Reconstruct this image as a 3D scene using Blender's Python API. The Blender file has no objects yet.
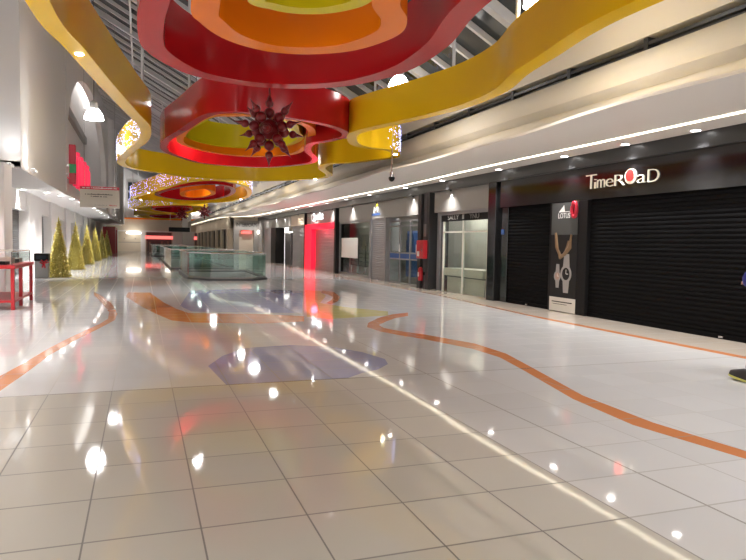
import bpy, bmesh, math, random
from mathutils import Vector, Matrix
from mathutils.geometry import delaunay_2d_cdt, tessellate_polygon
random.seed(7)
PI = math.pi
SC = bpy.context.scene
COL = SC.collection

# ------------------------------------------------------------------ camera
FPX, YAW, PITCH, ROLL, EYE = 645.04, math.radians(19.76941545), math.radians(-3.16881801), math.radians(1.06154813), 1.5825
_f = Vector((math.sin(YAW)*math.cos(PITCH), math.cos(YAW)*math.cos(PITCH), math.sin(PITCH)))
_r = Vector((math.cos(YAW), -math.sin(YAW), 0)); _u = _r.cross(_f)
_r2 = _r*math.cos(ROLL) + _u*math.sin(ROLL); _u2 = -_r*math.sin(ROLL) + _u*math.cos(ROLL)
cd = bpy.data.cameras.new('camera'); cam = bpy.data.objects.new('camera', cd); COL.objects.link(cam)
cd.sensor_fit = 'HORIZONTAL'; cd.sensor_width = 36.0; cd.lens = FPX/746*36
cd.clip_start = .05; cd.clip_end = 400
cam.matrix_world = Matrix(((_r2.x, _u2.x, -_f.x, 0), (_r2.y, _u2.y, -_f.y, 0), (_r2.z, _u2.z, -_f.z, EYE), (0, 0, 0, 1)))
SC.camera = cam

# ------------------------------------------------------------------ world, exposure
W = bpy.data.worlds.new('world'); SC.world = W; W.use_nodes = True
W.node_tree.nodes['Background'].inputs[0].default_value = (1.0, .95, .9, 1)
W.node_tree.nodes['Background'].inputs[1].default_value = 1.5
SC.view_settings.view_transform = 'Standard'; SC.view_settings.look = 'None'
SC.view_settings.gamma = 1; SC.view_settings.use_curve_mapping = False
SC.view_settings.exposure = 0.85
PENDANT_W, DOWN_W, LEFT_W, SCALLOP_W, UP_W = 230, 115, 300, 30, 50

def at(x, y, z=0.0):                    # where the sight line of a photograph pixel meets the level z
    d = _r2*((x-373)/FPX) + _u2*((280-y)/FPX) + _f
    t = (z-EYE)/d.z
    return (d.x*t, d.y*t)

# ------------------------------------------------------------------ materials
def mat(name, col, rough=.5, metal=0, emit=None, estr=0, bump=0, bscale=40, var=0, vscale=6, spec=.5, coat=0):
    m = bpy.data.materials.new(name); m.use_nodes = True
    nt = m.node_tree; b = nt.nodes['Principled BSDF']
    b.inputs['Base Color'].default_value = (*col, 1)
    b.inputs['Roughness'].default_value = rough; b.inputs['Metallic'].default_value = metal
    b.inputs['Specular IOR Level'].default_value = spec
    b.inputs['Coat Weight'].default_value = coat
    if emit:
        b.inputs['Emission Color'].default_value = (*emit, 1); b.inputs['Emission Strength'].default_value = estr
    if bump or var:
        tc = nt.nodes.new('ShaderNodeTexCoord')
        n = nt.nodes.new('ShaderNodeTexNoise'); n.inputs['Scale'].default_value = vscale if var else bscale
        n.inputs['Detail'].default_value = 3
        nt.links.new(tc.outputs['Object'], n.inputs['Vector'])
        if var:
            mx = nt.nodes.new('ShaderNodeMix'); mx.data_type = 'RGBA'
            mx.inputs[6].default_value = (*[c*(1-var) for c in col], 1); mx.inputs[7].default_value = (*[min(1, c*(1+var)) for c in col], 1)
            nt.links.new(n.outputs['Fac'], mx.inputs[0]); nt.links.new(mx.outputs[2], b.inputs['Base Color'])
        if bump:
            bp = nt.nodes.new('ShaderNodeBump'); bp.inputs['Strength'].default_value = bump; bp.inputs['Distance'].default_value = .01
            nt.links.new(n.outputs['Fac'], bp.inputs['Height']); nt.links.new(bp.outputs[0], b.inputs['Normal'])
    return m

TILE, TX0, TY0 = .6, -1.4864*.6, 11.977*.6
def tile(name, col, grout=(.16, .155, .15), rough=.045, var=.05):
    m = bpy.data.materials.new(name); m.use_nodes = True
    nt = m.node_tree; N = nt.nodes; L = nt.links; b = N['Principled BSDF']
    tc = N.new('ShaderNodeTexCoord'); sp = N.new('ShaderNodeSeparateXYZ'); L.new(tc.outputs['Object'], sp.inputs[0])
    def mth(op, a, c):
        n = N.new('ShaderNodeMath'); n.operation = op
        for i, v in enumerate((a, c)):
            if v is None: continue
            if isinstance(v, (int, float)): n.inputs[i].default_value = v
            else: L.new(v, n.inputs[i])
        return n.outputs[0]
    def line(o, off, w):
        s = mth('DIVIDE', mth('SUBTRACT', o, off), TILE)
        fr = mth('FRACT', s, None)
        d = mth('MULTIPLY', mth('MINIMUM', fr, mth('SUBTRACT', 1, fr)), TILE)
        return mth('LESS_THAN', d, w), mth('FLOOR', s, None)
    gx, ix = line(sp.outputs[0], TX0, .005); gy, iy = line(sp.outputs[1], TY0, .0075)
    # every second joint shows darker, as where the floor was relaid
    jt = mth('LESS_THAN', mth('ABSOLUTE', mth('SUBTRACT', sp.outputs[1], TY0), None), .013); jl = mth('LESS_THAN', mth('ABSOLUTE', mth('SUBTRACT', sp.outputs[0], TX0+7*TILE), None), .008)
    g = mth('MAXIMUM', mth('MAXIMUM', mth('MULTIPLY', gx, .85), mth('MULTIPLY', gy, .75)), mth('MAXIMUM', jt, jl))
    cx = N.new('ShaderNodeCombineXYZ'); L.new(ix, cx.inputs[0]); L.new(iy, cx.inputs[1])
    wn = N.new('ShaderNodeTexWhiteNoise'); wn.noise_dimensions = '2D'; L.new(cx.outputs[0], wn.inputs['Vector'])
    ns = N.new('ShaderNodeTexNoise'); ns.inputs['Scale'].default_value = 2.5; ns.inputs['Detail'].default_value = 5
    L.new(tc.outputs['Object'], ns.inputs['Vector'])
    f = mth('ADD', mth('MULTIPLY', wn.outputs['Value'], .6), mth('MULTIPLY', ns.outputs['Fac'], .4))
    mx = N.new('ShaderNodeMix'); mx.data_type = 'RGBA'; L.new(f, mx.inputs[0])
    mx.inputs[6].default_value = (*[c*(1-var) for c in col], 1); mx.inputs[7].default_value = (*[min(1, c*(1+var)) for c in col], 1)
    m2 = N.new('ShaderNodeMix'); m2.data_type = 'RGBA'; L.new(g, m2.inputs[0]); L.new(mx.outputs[2], m2.inputs[6]); m2.inputs[7].default_value = (*grout, 1)
    L.new(m2.outputs[2], b.inputs['Base Color'])
    r = mth('ADD', rough, mth('MULTIPLY', mth('MAXIMUM', gx, gy), .4)); L.new(r, b.inputs['Roughness'])
    b.inputs['Specular IOR Level'].default_value = .5
    n2 = N.new('ShaderNodeTexNoise'); n2.inputs['Scale'].default_value = 1.6; n2.inputs['Detail'].default_value = 2
    L.new(tc.outputs['Object'], n2.inputs['Vector'])
    bp = N.new('ShaderNodeBump'); bp.inputs['Strength'].default_value = .012; bp.inputs['Distance'].default_value = .05
    L.new(n2.outputs['Fac'], bp.inputs['Height']); L.new(bp.outputs[0], b.inputs['Normal'])
    return m

def glass(name, tint=(.9, .96, .94), refl=1.0):
    m = bpy.data.materials.new(name); m.use_nodes = True
    nt = m.node_tree; N = nt.nodes; L = nt.links; N.remove(N['Principled BSDF'])
    t = N.new('ShaderNodeBsdfTransparent'); t.inputs[0].default_value = (*tint, 1)
    g = N.new('ShaderNodeBsdfGlossy'); g.inputs['Roughness'].default_value = .02; g.inputs['Color'].default_value = (refl,)*3+(1,)
    fr = N.new('ShaderNodeFresnel'); fr.inputs[0].default_value = 1.5
    ge = N.new('ShaderNodeNewGeometry'); iv = N.new('ShaderNodeMath'); iv.operation = 'SUBTRACT'; iv.inputs[0].default_value = 1; L.new(ge.outputs['Backfacing'], iv.inputs[1])
    ml = N.new('ShaderNodeMath'); ml.operation = 'MULTIPLY'; L.new(fr.outputs[0], ml.inputs[0]); L.new(iv.outputs[0], ml.inputs[1])
    mx = N.new('ShaderNodeMixShader'); L.new(ml.outputs[0], mx.inputs[0]); L.new(t.outputs[0], mx.inputs[1]); L.new(g.outputs[0], mx.inputs[2])
    L.new(mx.outputs[0], N['Material Output'].inputs[0])
    return m

M = dict(
    white_tile=tile('white_tile', (.86, .865, .885), (.36, .35, .34)), cream_tile=tile('cream_tile', (.73, .71, .655)),
    orange_tile=tile('orange_tile', (.84, .33, .14), rough=.09), blue_tile=tile('blue_tile', (.50, .53, .84)),
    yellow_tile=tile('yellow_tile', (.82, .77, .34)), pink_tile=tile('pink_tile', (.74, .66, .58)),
    white_wall=mat('white_wall', (.74, .72, .71), .6, bump=.08, bscale=30), cream_plaster=mat('cream_plaster', (.66, .62, .55), .6, bump=.08, bscale=25),
    soffit=mat('soffit', (.76, .73, .69), .55, bump=.05), grey_wall=mat('grey_wall', (.42, .41, .40), .6, bump=.05),
    taupe=mat('taupe', (.33, .315, .295), .8, var=.04, spec=.2), beige=mat('beige', (.58, .50, .40), .55, var=.05),
    dark_strip=mat('dark_strip', (.03, .03, .032), .35, spec=.3), black_gloss=mat('black_gloss', (.008, .008, .009), .10, spec=.7),
    black_shutter=mat('black_shutter', (.009, .009, .010), .75, spec=.04), black=mat('black', (.010, .010, .011), .5, spec=.2),
    grey_shutter=mat('grey_shutter', (.30, .30, .31), .38, metal=.5), charcoal=mat('charcoal', (.07, .07, .075), .45),
    steel=mat('steel', (.6, .6, .6), .25, metal=1), roof_bar=mat('roof_bar', (.55, .55, .56), .45), roof_glass=mat('roof_glass', (.035, .04, .04), .06),
    yellow=mat('yellow_lacquer', (.86, .54, .010), .2, var=.05, vscale=1.2, spec=.22), red=mat('red_lacquer', (.46, .008, .012), .2, var=.05, vscale=1.2, spec=.22),
    orange=mat('orange_lacquer', (.90, .22, .006), .22, var=.05, vscale=1.2, spec=.14), lime=mat('lime_lacquer', (.68, .56, .01), .2, var=.05, vscale=1.2, spec=.22),
    cranberry=mat('cranberry', (.15, .002, .005), .28, spec=.35, coat=.15), red_paint=mat('red_paint', (.50, .015, .025), .3),
    gold=mat('gold_tinsel', (.70, .60, .16), .35, metal=.5), gold_dark=mat('gold_core', (.30, .25, .05), .6),
    soft_lamp=mat('soft_lamp_glow', (1, 1, 1), .4, emit=(1, .95, .85), estr=2.2),
    lamp=mat('lamp_glow', (1, 1, 1), .4, emit=(1, .97, .94), estr=20), down=mat('downlight_glow', (1, 1, 1), .4, emit=(1, .96, .92), estr=16),
    led=mat('led_glow', (1, 1, 1), .4, emit=(1, .88, .66), estr=2.6), fairy=mat('fairy_glow', (.8, .85, 1), .4, emit=(.45, .48, 1), estr=2.4),
    fairy_warm=mat('fairy_warm_glow', (1, .9, .6), .4, emit=(1, .9, .5), estr=2.5),
    red_glow=mat('red_light', (.8, .02, .04), .4, emit=(1, .008, .04), estr=.6), white_glow=mat('white_sign_light', (1, 1, 1), .4, emit=(.85, .93, 1), estr=2.2),
    sign_red=mat('sign_red_light', (.7, .05, .05), .4, emit=(1, .16, .14), estr=.9),
    glass=glass('clear_glass'), green_glass=glass('green_glass', (.80, .90, .87)), dark_glass=mat('dark_glass', (.03, .04, .05), .05),
    cream_letter=mat('cream_letter', (.85, .80, .66), .4, emit=(1, .9, .7), estr=.12), red_disc=mat('red_disc', (.75, .02, .02), .35, emit=(1, .03, .02), estr=.45),
    paper=mat('paper', (.78, .77, .74), .6), poster_dark=mat('poster_dark', (.02, .02, .022), .5, spec=.2), poster_grey=mat('poster_grey', (.085, .09, .092), .5, spec=.2),
    poster_gold=mat('poster_gold', (.24, .15, .08), .5), poster_silver=mat('poster_silver', (.40, .40, .41), .4), ink=mat('ink', (.015, .015, .018), .7, spec=.1),
    poster_rose=mat('poster_rose', (.50, .36, .30), .5), white_ink=mat('white_ink', (.85, .85, .85), .5),
    board=mat('sign_board', (.66, .60, .52), .5), signred=mat('sign_red', (.62, .02, .05), .4), green=mat('green_plastic', (.02, .32, .10), .4),
    lit_red=mat('lit_red_plastic', (.8, .03, .08), .4, emit=(1, .03, .10), estr=.4),
    jacket=mat('blue_fabric', (.02, .025, .22), .8, bump=.3, bscale=60), trouser=mat('navy_fabric', (.018, .02, .07), .85, bump=.2, bscale=80),
    skin=mat('skin', (.55, .34, .25), .5), hair=mat('hair', (.03, .02, .015), .6), shoe=mat('shoe_black', (.015, .015, .018), .45), sole=mat('shoe_sole', (.55, .56, .14), .5),
    blue_cloth=mat('blue_cloth', (.04, .10, .30), .7), green_cloth=mat('green_cloth', (.06, .16, .08), .7), plastic=mat('grey_plastic', (.28, .27, .26), .45),
    pale_panel=mat('pale_panel', (.66, .60, .54), .35), pale_curtain=mat('pale_curtain', (.50, .48, .44), .6, var=.1, vscale=3), white_frame=mat('white_frame', (.74, .72, .66), .4),
    leaf=mat('leaf', (.03, .10, .03), .6), rubble=mat('shop_goods', (.20, .14, .11), .7, var=.6, vscale=4),
)

# ------------------------------------------------------------------ mesh helpers
class MB:
    def __init__(s): s.v = []; s.f = []; s.mi = []
    def add(s, vs, fs, mi=0):
        o = len(s.v); s.v += [tuple(p) for p in vs]
        for f in fs: s.f.append(tuple(o+i for i in f)); s.mi.append(mi)
        return s
    def box(s, a, b, mi=0):
        x0, y0, z0 = [min(p, q) for p, q in zip(a, b)]; x1, y1, z1 = [max(p, q) for p, q in zip(a, b)]
        return s.add([(x0, y0, z0), (x1, y0, z0), (x1, y1, z0), (x0, y1, z0), (x0, y0, z1), (x1, y0, z1), (x1, y1, z1), (x0, y1, z1)],
                     [(0, 3, 2, 1), (4, 5, 6, 7), (0, 1, 5, 4), (1, 2, 6, 5), (2, 3, 7, 6), (3, 0, 4, 7)], mi)
    def lathe(s, prof, c=(0, 0, 0), n=24, axis='z', mi=0, cap=True):
        vs = []; fs = []; k = len(prof)
        for i in range(n):
            a = 2*PI*i/n
            for r, h in prof:
                p = (r*math.cos(a), r*math.sin(a), h)
                if axis == 'x': p = (p[2], p[0], p[1])
                elif axis == 'y': p = (p[1], p[2], p[0])
                vs.append((p[0]+c[0], p[1]+c[1], p[2]+c[2]))
        for i in range(n):
            j = (i+1) % n
            for q in range(k-1): fs.append((i*k+q, j*k+q, j*k+q+1, i*k+q+1))
        if cap and prof[0][0] > 1e-4: fs.append(tuple(i*k for i in reversed(range(n))))
        if cap and prof[-1][0] > 1e-4: fs.append(tuple(i*k+k-1 for i in range(n)))
        return s.add(vs, fs, mi)
    def tube(s, pts, r, n=8, closed=False, mi=0):
        pts = [Vector(p) for p in pts]; m = len(pts); vs = []; fs = []
        for i, p in enumerate(pts):
            if closed: t = pts[(i+1) % m]-pts[i-1]
            else: t = pts[min(i+1, m-1)]-pts[max(i-1, 0)]
            t.normalize(); up = Vector((0, 0, 1)) if abs(t.z) < .9 else Vector((1, 0, 0))
            a = t.cross(up).normalized(); b = a.cross(t)
            rr = r[i] if isinstance(r, (list, tuple)) else r
            for k in range(n):
                w = 2*PI*k/n; vs.append(p+(a*math.cos(w)+b*math.sin(w))*rr)
        for i in range(m if closed else m-1):
            j = (i+1) % m
            for k in range(n): fs.append((i*n+k, i*n+(k+1) % n, j*n+(k+1) % n, j*n+k))
        if not closed: fs += [tuple(range(n)), tuple((m-1)*n+k for k in reversed(range(n)))]
        return s.add(vs, fs, mi)
    def ball(s, c, r, n=10, mi=0):
        prof = [(max(0, r*math.sin(PI*i/n)), -r*math.cos(PI*i/n)) for i in range(n+1)]
        return s.lathe(prof, c, n+2, mi=mi)
    def prism(s, poly, z0, z1, mi=0):       # plan polygon between two levels
        n = len(poly); vs = [(x, y, z0) for x, y in poly]+[(x, y, z1) for x, y in poly]
        tri = tessellate_polygon([[Vector((x, y, 0)) for x, y in poly]])
        fs = [tuple(reversed(t)) for t in tri]+[tuple(i+n for i in t) for t in tri]
        fs += [(i, (i+1) % n, n+(i+1) % n, n+i) for i in range(n)]
        return s.add(vs, fs, mi)
    def extrude_y(s, poly, y0, y1, mi=0):   # (x, z) polygon along y
        n = len(poly); vs = [(x, y0, z) for x, z in poly]+[(x, y1, z) for x, z in poly]
        tri = tessellate_polygon([[Vector((x, z, 0)) for x, z in poly]])
        fs = [tuple(t) for t in tri]+[tuple(i+n for i in reversed(t)) for t in tri]
        fs += [(i, (i+1) % n, n+(i+1) % n, n+i) for i in range(n)]
        return s.add(vs, fs, mi)
    def build(s, name, m, parent=None, smooth=None, loc=None, bevel=0):
        me = bpy.data.meshes.new(name); me.from_pydata(s.v, [], s.f)
        ms = m if isinstance(m, (list, tuple)) else [m]
        for q in ms: me.materials.append(q)
        for p, i in zip(me.polygons, s.mi): p.material_index = i
        bm = bmesh.new(); bm.from_mesh(me); bmesh.ops.recalc_face_normals(bm, faces=bm.faces); bm.to_mesh(me); bm.free()
        if smooth:
            me.polygons.foreach_set('use_smooth', [True]*len(me.polygons)); me.set_sharp_from_angle(angle=math.radians(smooth))
        o = bpy.data.objects.new(name, me); COL.objects.link(o)
        if parent: o.parent = parent
        if loc: o.location = loc
        if bevel:
            bv = o.modifiers.new('bevel', 'BEVEL'); bv.width = bevel; bv.segments = 2; bv.limit_method = 'ANGLE'
        return o

def tag(o, label, cat, group=None, kind=None):
    o['label'] = label; o['category'] = cat
    if group: o['group'] = group
    if kind: o['kind'] = kind
    return o
def thing(name, label, cat, loc=(0, 0, 0), group=None, rz=0):
    o = bpy.data.objects.new(name, None); COL.objects.link(o); o.location = loc; o.rotation_euler.z = rz
    o.empty_display_size = .1
    return tag(o, label, cat, group)
def struct(o, label=None, cat=None):
    o['kind'] = 'structure'
    if label: o['label'] = label; o['category'] = cat
    return o
def dup(root, loc, label, rz=None):
    r = root.copy(); COL.objects.link(r); r.location = loc; r['label'] = label
    if rz is not None: r.rotation_euler.z = rz
    for ch in list(root.children):
        c = ch.copy(); COL.objects.link(c); c.parent = r
        for g in list(ch.children):
            d = g.copy(); COL.objects.link(d); d.parent = c
    return r
def lamp(name, kind, loc, w, parent=None, col=(1, .975, .945), size=.1, spot=None, blend=.6, rot=None, rot_m=None):
    l = bpy.data.lights.new(name, kind); l.energy = w; l.color = col
    if kind in ('POINT', 'SPOT'): l.shadow_soft_size = size
    if spot: l.spot_size = math.radians(spot); l.spot_blend = blend
    o = bpy.data.objects.new(name, l); COL.objects.link(o); o.location = loc
    if rot: o.rotation_euler = rot
    if parent: o.parent = parent
    return o
def letters(txt, name, m, parent, origin, xdir, w, h, depth=.03, thin=0):
    """text laid out to fill a w by h rectangle whose lower left corner is origin, reading along xdir, upright"""
    cu = bpy.data.curves.new(name, 'FONT'); cu.body = txt; cu.extrude = .5; cu.offset = thin; cu.resolution_u = 4
    tmp = bpy.data.objects.new(name, cu); COL.objects.link(tmp)
    dg = bpy.context.evaluated_depsgraph_get(); me = bpy.data.meshes.new_from_object(tmp.evaluated_get(dg))
    bpy.data.objects.remove(tmp)
    xs = [v.co.x for v in me.vertices]; ys = [v.co.y for v in me.vertices]
    sx = w/(max(xs)-min(xs)); sy = h/(max(ys)-min(ys)); x0, y0 = min(xs), min(ys)
    X = Vector(xdir).normalized(); Z = Vector((0, 0, 1)); Nn = X.cross(Z); O = Vector(origin)
    for v in me.vertices:
        v.co = O+X*((v.co.x-x0)*sx)+Z*((v.co.y-y0)*sy)+Nn*(v.co.z*depth)
    me.materials.clear(); me.materials.append(m)
    o = bpy.data.objects.new(name, me); COL.objects.link(o)
    if parent: o.parent = parent
    return o
def spline(pts, n=10, closed=True):
    out = []; m = len(pts); P = [Vector(p) for p in pts]
    for i in range(m if closed else m-1):
        if closed: a, b, c, d = P[i-1], P[i], P[(i+1) % m], P[(i+2) % m]
        else: a, b, c, d = P[max(i-1, 0)], P[i], P[i+1], P[min(i+2, m-1)]
        for k in range(n):
            t = k/n
            out.append(.5*((2*b)+(c-a)*t+(2*a-5*b+4*c-d)*t*t+(3*b-a-3*c+d)*t**3))
    if not closed: out.append(P[-1])
    return out

Y0, Y1 = -12, 97
SIDE_Y = (0, -1, 0)      # reading direction on the right-hand shop wall
FACE_Y = (1, 0, 0)       # reading direction on anything that faces the camera

# ------------------------------------------------------------------ floor (one mesh, inlaid colours)
voids = [[(1.95, 28.0), (2.65, 26.75), (4.25, 26.65), (4.95, 27.7), (5.15, 34.2), (1.85, 34.2)],
         [(1.55, 37.2), (4.9, 37.2), (4.9, 59.5), (1.55, 59.5)],
         [(1.0, 66.5), (4.2, 66.5), (4.2, 80.0), (1.0, 80.0)]]
px = lambda L: [at(*p) for p in L]
stripe_left = px([(-60, 410), (0, 376), (25, 362.5), (50, 347.5), (75, 335), (100, 323.7), (108, 318.7), (109, 312), (100, 301), (94, 295), (94, 292), (102, 296), (112, 304), (117.5, 313.7), (115, 320), (100, 328), (75, 340.5), (50, 355), (25, 373.7), (0, 391), (-60, 432)])
border = px([(128, 292.5), (150, 292.5), (163, 302), (176, 308.6), (188.6, 313), (260, 314), (304, 316), (304, 321.5), (260, 323.6), (190.8, 322.5), (171.5, 320.4), (156.4, 314), (141.4, 306.4), (126, 297)])
hair_o = [(408, 312.5), (393, 314.2), (378, 318), (368, 323), (367, 327), (380, 331.5), (398, 335), (423, 339), (473, 349), (500, 357.5), (523, 370), (573, 399), (633, 425), (746, 459), (900, 500)]
hair_i = [(408, 316), (396, 318), (386, 321.5), (379, 325), (384, 328), (400, 331), (425, 334.5), (475, 343.5), (506, 353.5), (533, 368), (583, 395.5), (653, 422.5), (746, 451), (900, 489)]
stripe_right = px(hair_o+hair_i[::-1])
hook = px([(322, 290.5), (334, 292), (340, 297), (338, 301), (331, 304.5), (326, 303), (332, 299.5), (333, 297), (328, 294.5), (321, 293)])
blue_far = px([(190, 291), (245, 288.5), (303, 291), (302, 313), (260, 312.8), (192, 311.6), (180, 306)])
yellow_in = px([(305, 290), (320, 291), (326, 296), (320, 303), (345, 307), (388, 311.5), (388, 315.5), (330, 319), (307, 317)])
TYL = TY0
blue_near = px([(208, 366), (222, 356), (245, 348), (290, 345), (330, 346.5), (362, 352), (385, 359), (388, 364), (378, 369.5), (362, 373)])
blue_near += [(p, TYL) for p in (at(345, 376.5)[0], at(226, 384.5)[0])]
GX = TX0+6*TILE
cream = [(-9, Y0), (GX, Y0), (GX, TYL), (-9, TYL)]
rail_line = [(8.36, Y0), (8.56, Y0), (8.56, 13.0), (8.75, 15.5), (9.0, 18.7), (9.05, 55), (8.9, 55), (8.85, 18.7), (8.6, 15.5), (8.36, 12.0)]
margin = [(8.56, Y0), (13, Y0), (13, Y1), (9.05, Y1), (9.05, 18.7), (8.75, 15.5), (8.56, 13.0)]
outer = [(-9, Y0), (13, Y0), (13, Y1), (-9, Y1)]
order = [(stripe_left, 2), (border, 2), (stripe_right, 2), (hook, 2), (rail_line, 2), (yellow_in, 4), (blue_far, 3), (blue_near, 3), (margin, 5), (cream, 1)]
V2, E2 = [], []
def loop(P):
    o = len(V2); V2.extend(Vector(p) for p in P); n = len(P); E2.extend((o+i, o+(i+1) % n) for i in range(n))
for P in [outer]+voids+[q[0] for q in order]: loop(P)
cv, ce, cf, *_ = delaunay_2d_cdt(V2, E2, [], 0, 1e-5)
def inside(p, P):
    c = False; j = len(P)-1
    for i in range(len(P)):
        if (P[i][1] > p.y) != (P[j][1] > p.y) and p.x < (P[j][0]-P[i][0])*(p.y-P[i][1])/(P[j][1]-P[i][1])+P[i][0]: c = not c
        j = i
    return c
fb = MB(); fb.v = [(p.x, p.y, 0) for p in cv]
for f in cf:
    c = sum((cv[i] for i in f), Vector((0, 0)))/len(f)
    if any(inside(c, h) for h in voids): continue
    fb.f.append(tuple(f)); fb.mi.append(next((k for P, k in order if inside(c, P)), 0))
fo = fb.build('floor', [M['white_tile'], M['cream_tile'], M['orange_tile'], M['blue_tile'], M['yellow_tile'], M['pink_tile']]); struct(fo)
vb = MB()
for P in voids:
    n = len(P); vb.add([(x, y, -.003) for x, y in P]+[(x, y, -4) for x, y in P], [(i, (i+1) % n, n+(i+1) % n, n+i) for i in range(n)])
struct(vb.build('floor_opening_edge', M['grey_wall']))
struct(MB().box((-1, 24, -4.1), (8, 82, -4)).build('floor_lower_level', M['plastic']))

# ------------------------------------------------------------------ skylight roof
RS = .55
rz = lambda x: 5.9+RS*(8-x)
XL = -3.35
rf = MB().add([(8.1, Y0, rz(8.1)), (8.1, Y1, rz(8.1)), (XL, Y1, rz(XL)), (XL, Y0, rz(XL))], [(0, 1, 2, 3)]).add(
    [(8.1, Y0, rz(8.1)+.1), (8.1, Y1, rz(8.1)+.1), (XL, Y1, rz(XL)+.1), (XL, Y0, rz(XL)+.1)], [(3, 2, 1, 0)])
roof = struct(rf.build('ceiling', M['roof_glass']))
k = 0; y = 11.85-1.13*20
while y < Y1-1:
    hw, dp = (.10, .26) if k % 4 == 0 else (.045, .16)
    MB().extrude_y([(8.05, rz(8.05)-.01), (XL, rz(XL)-.01), (XL, rz(XL)-dp), (8.05, rz(8.05)-dp)], y-hw, y+hw).build('rafter', M['roof_bar'], roof)
    y += 1.13; k += 1
for x in (5.2, 2.4, -.4):
    MB().extrude_y([(x-.04, rz(x-.04)-.02), (x+.04, rz(x+.04)-.02), (x+.04, rz(x)-.2), (x-.04, rz(x)-.2)], Y0, Y1).build('purlin', M['roof_bar'], roof)

# ------------------------------------------------------------------ right side: bulkhead, soffit, wall
prof = [(8.15, 3.8), (8.12, 4.34), (8.0, 4.38), (7.9, 4.46), (7.86, 4.6), (7.88, 4.76), (7.95, 4.88), (8.02, 4.94), (8.4, 4.95), (8.4, 5.16), (8.02, 5.17), (8.0, 5.95), (9.5, 5.95), (9.5, 3.8)]
bk = struct(MB().extrude_y(prof, Y0, Y1).build('wall_right_bulkhead', M['cream_plaster'], smooth=35))
MB().box((8.36, Y0, 4.955), (8.395, Y1, 5.155)).build('slot_backing', M['charcoal'], bk)
MB().box((8.06, Y0, 5.03), (8.16, Y1, 5.09)).build('slot_rail', M['dark_strip'], bk)
sb_ = MB(); y = -10.0
while y < 90: sb_.box((8.05, y, 4.952), (8.3, y+.1, 5.16)); y += 2.1
sb_.build('slot_bracket', M['dark_strip'], bk)

wavy = []
y = Y0
while y <= 46: wavy.append((6.9+.09*math.sin(y*.55+.6)+.05*math.sin(y*1.3), y)); y += 1.0
wavy += [(6.6, 50), (6.1, 55), (5.6, 60), (5.3, 66), (5.2, 75), (5.2, Y1)]
sf = struct(MB().prism(wavy+[(10.4, Y1), (10.4, Y0)], 3.75, 3.80).build('ceiling_soffit_right', M['soffit']))
led_in = [(8.80, Y0), (8.80, 10), (8.82, 16), (9.0, 22), (8.9, 30), (8.85, 40), (8.8, 50), (8.4, 55), (7.2, 58), (6.6, 62), (6.4, 75), (6.3, 92)]
led_o = spline(led_in, 6, closed=False)
lb = MB()
for i in range(len(led_o)-1):
    a, b = led_o[i], led_o[i+1]; t = (b-a).normalized(); nrm = Vector((-t.y, t.x))*.045
    lb.add([(a.x-nrm.x, a.y-nrm.y, 3.735), (a.x+nrm.x, a.y+nrm.y, 3.735), (b.x+nrm.x, b.y+nrm.y, 3.735), (b.x-nrm.x, b.y-nrm.y, 3.735),
            (a.x-nrm.x, a.y-nrm.y, 3.752), (a.x+nrm.x, a.y+nrm.y, 3.752), (b.x+nrm.x, b.y+nrm.y, 3.752), (b.x-nrm.x, b.y-nrm.y, 3.752)],
           [(0, 1, 2, 3), (4, 7, 6, 5), (0, 4, 5, 1), (2, 6, 7, 3), (1, 5, 6, 2), (3, 7, 4, 0)])
tag(lb.build('light_strip', M['led']), 'long glowing warm white light line recessed along the right soffit', 'light')

wr = MB()
wr.box((9.62, Y0, 3.45), (10.4, 57, 3.75))
struct(wr.build('wall_right_header', M['dark_strip']))
struct(MB().box((9.75, Y0, 0), (10.4, 5.0, 3.45)).build('wall_right_rear', M['taupe']))
struct(MB().box((12.4, 5, 0), (12.6, 57, 3.75)).build('wall_right_shop_backs', M['taupe']))
struct(MB().box((9.8, 5, 3.46), (12.5, 57, 3.6)).build('ceiling_shops', M['taupe']))

# fascias, one panel per shop, and the piers between the shops
def fascia(name, ya, yb, z0=2.72, m='taupe', x=9.8):
    return struct(MB().box((x, ya, z0), (10.3, yb, 3.45)).build(name, M[m]))
fascia('wall_right_fascia_black', 5.0, 16.45, 2.7, 'black_gloss', 9.70)
fascia('wall_right_fascia_tan', 16.85, 20.95, 2.74)
fascia('wall_right_fascia_double', 22.0, 32.75)
fascia('wall_right_fascia_mid', 33.0, 39.75)
fascia('wall_right_fascia_gold', 39.95, 44.3, 2.72, 'beige')
fascia('wall_right_fascia_end', 44.3, 57)
def pier(name, ya, yb, m='black', x=9.68, z=3.45):
    return struct(MB().box((x, ya, 0), (10.4, yb, z)).build(name, M[m], bevel=.01))
pier('pillar_1', 16.42, 16.85, 'black_gloss', 9.62)
pier('pillar_2', 15.93, 16.42, 'black_gloss', 9.74, 2.7)
pier('pillar_3', 13.78, 13.93, 'black', 9.74, 2.7)
pier('pillar_4', 12.42, 12.74, 'black', 9.70, 2.7)
pier('pillar_5', 20.98, 21.22, 'dark_strip', 9.62)
pier('pillar_6', 21.22, 21.7, 'charcoal', 9.72)
pier('pillar_7', 21.7, 21.98, 'dark_strip', 9.62)
pier('pillar_8', 32.72, 33.02, 'black', 9.62)
pier('pillar_9', 39.75, 39.95, 'black', 9.66)
pier('pillar_10', 49.3, 51.2, 'black', 9.70, 2.72)
pier('pillar_11', 55.2, 57.0, 'taupe', 9.70)
pier('pillar_12', 25.72, 25.9, 'grey_shutter', 9.78, 2.72)
pier('pillar_13', 27.65, 27.85, 'grey_shutter', 9.78, 2.72)

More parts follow.
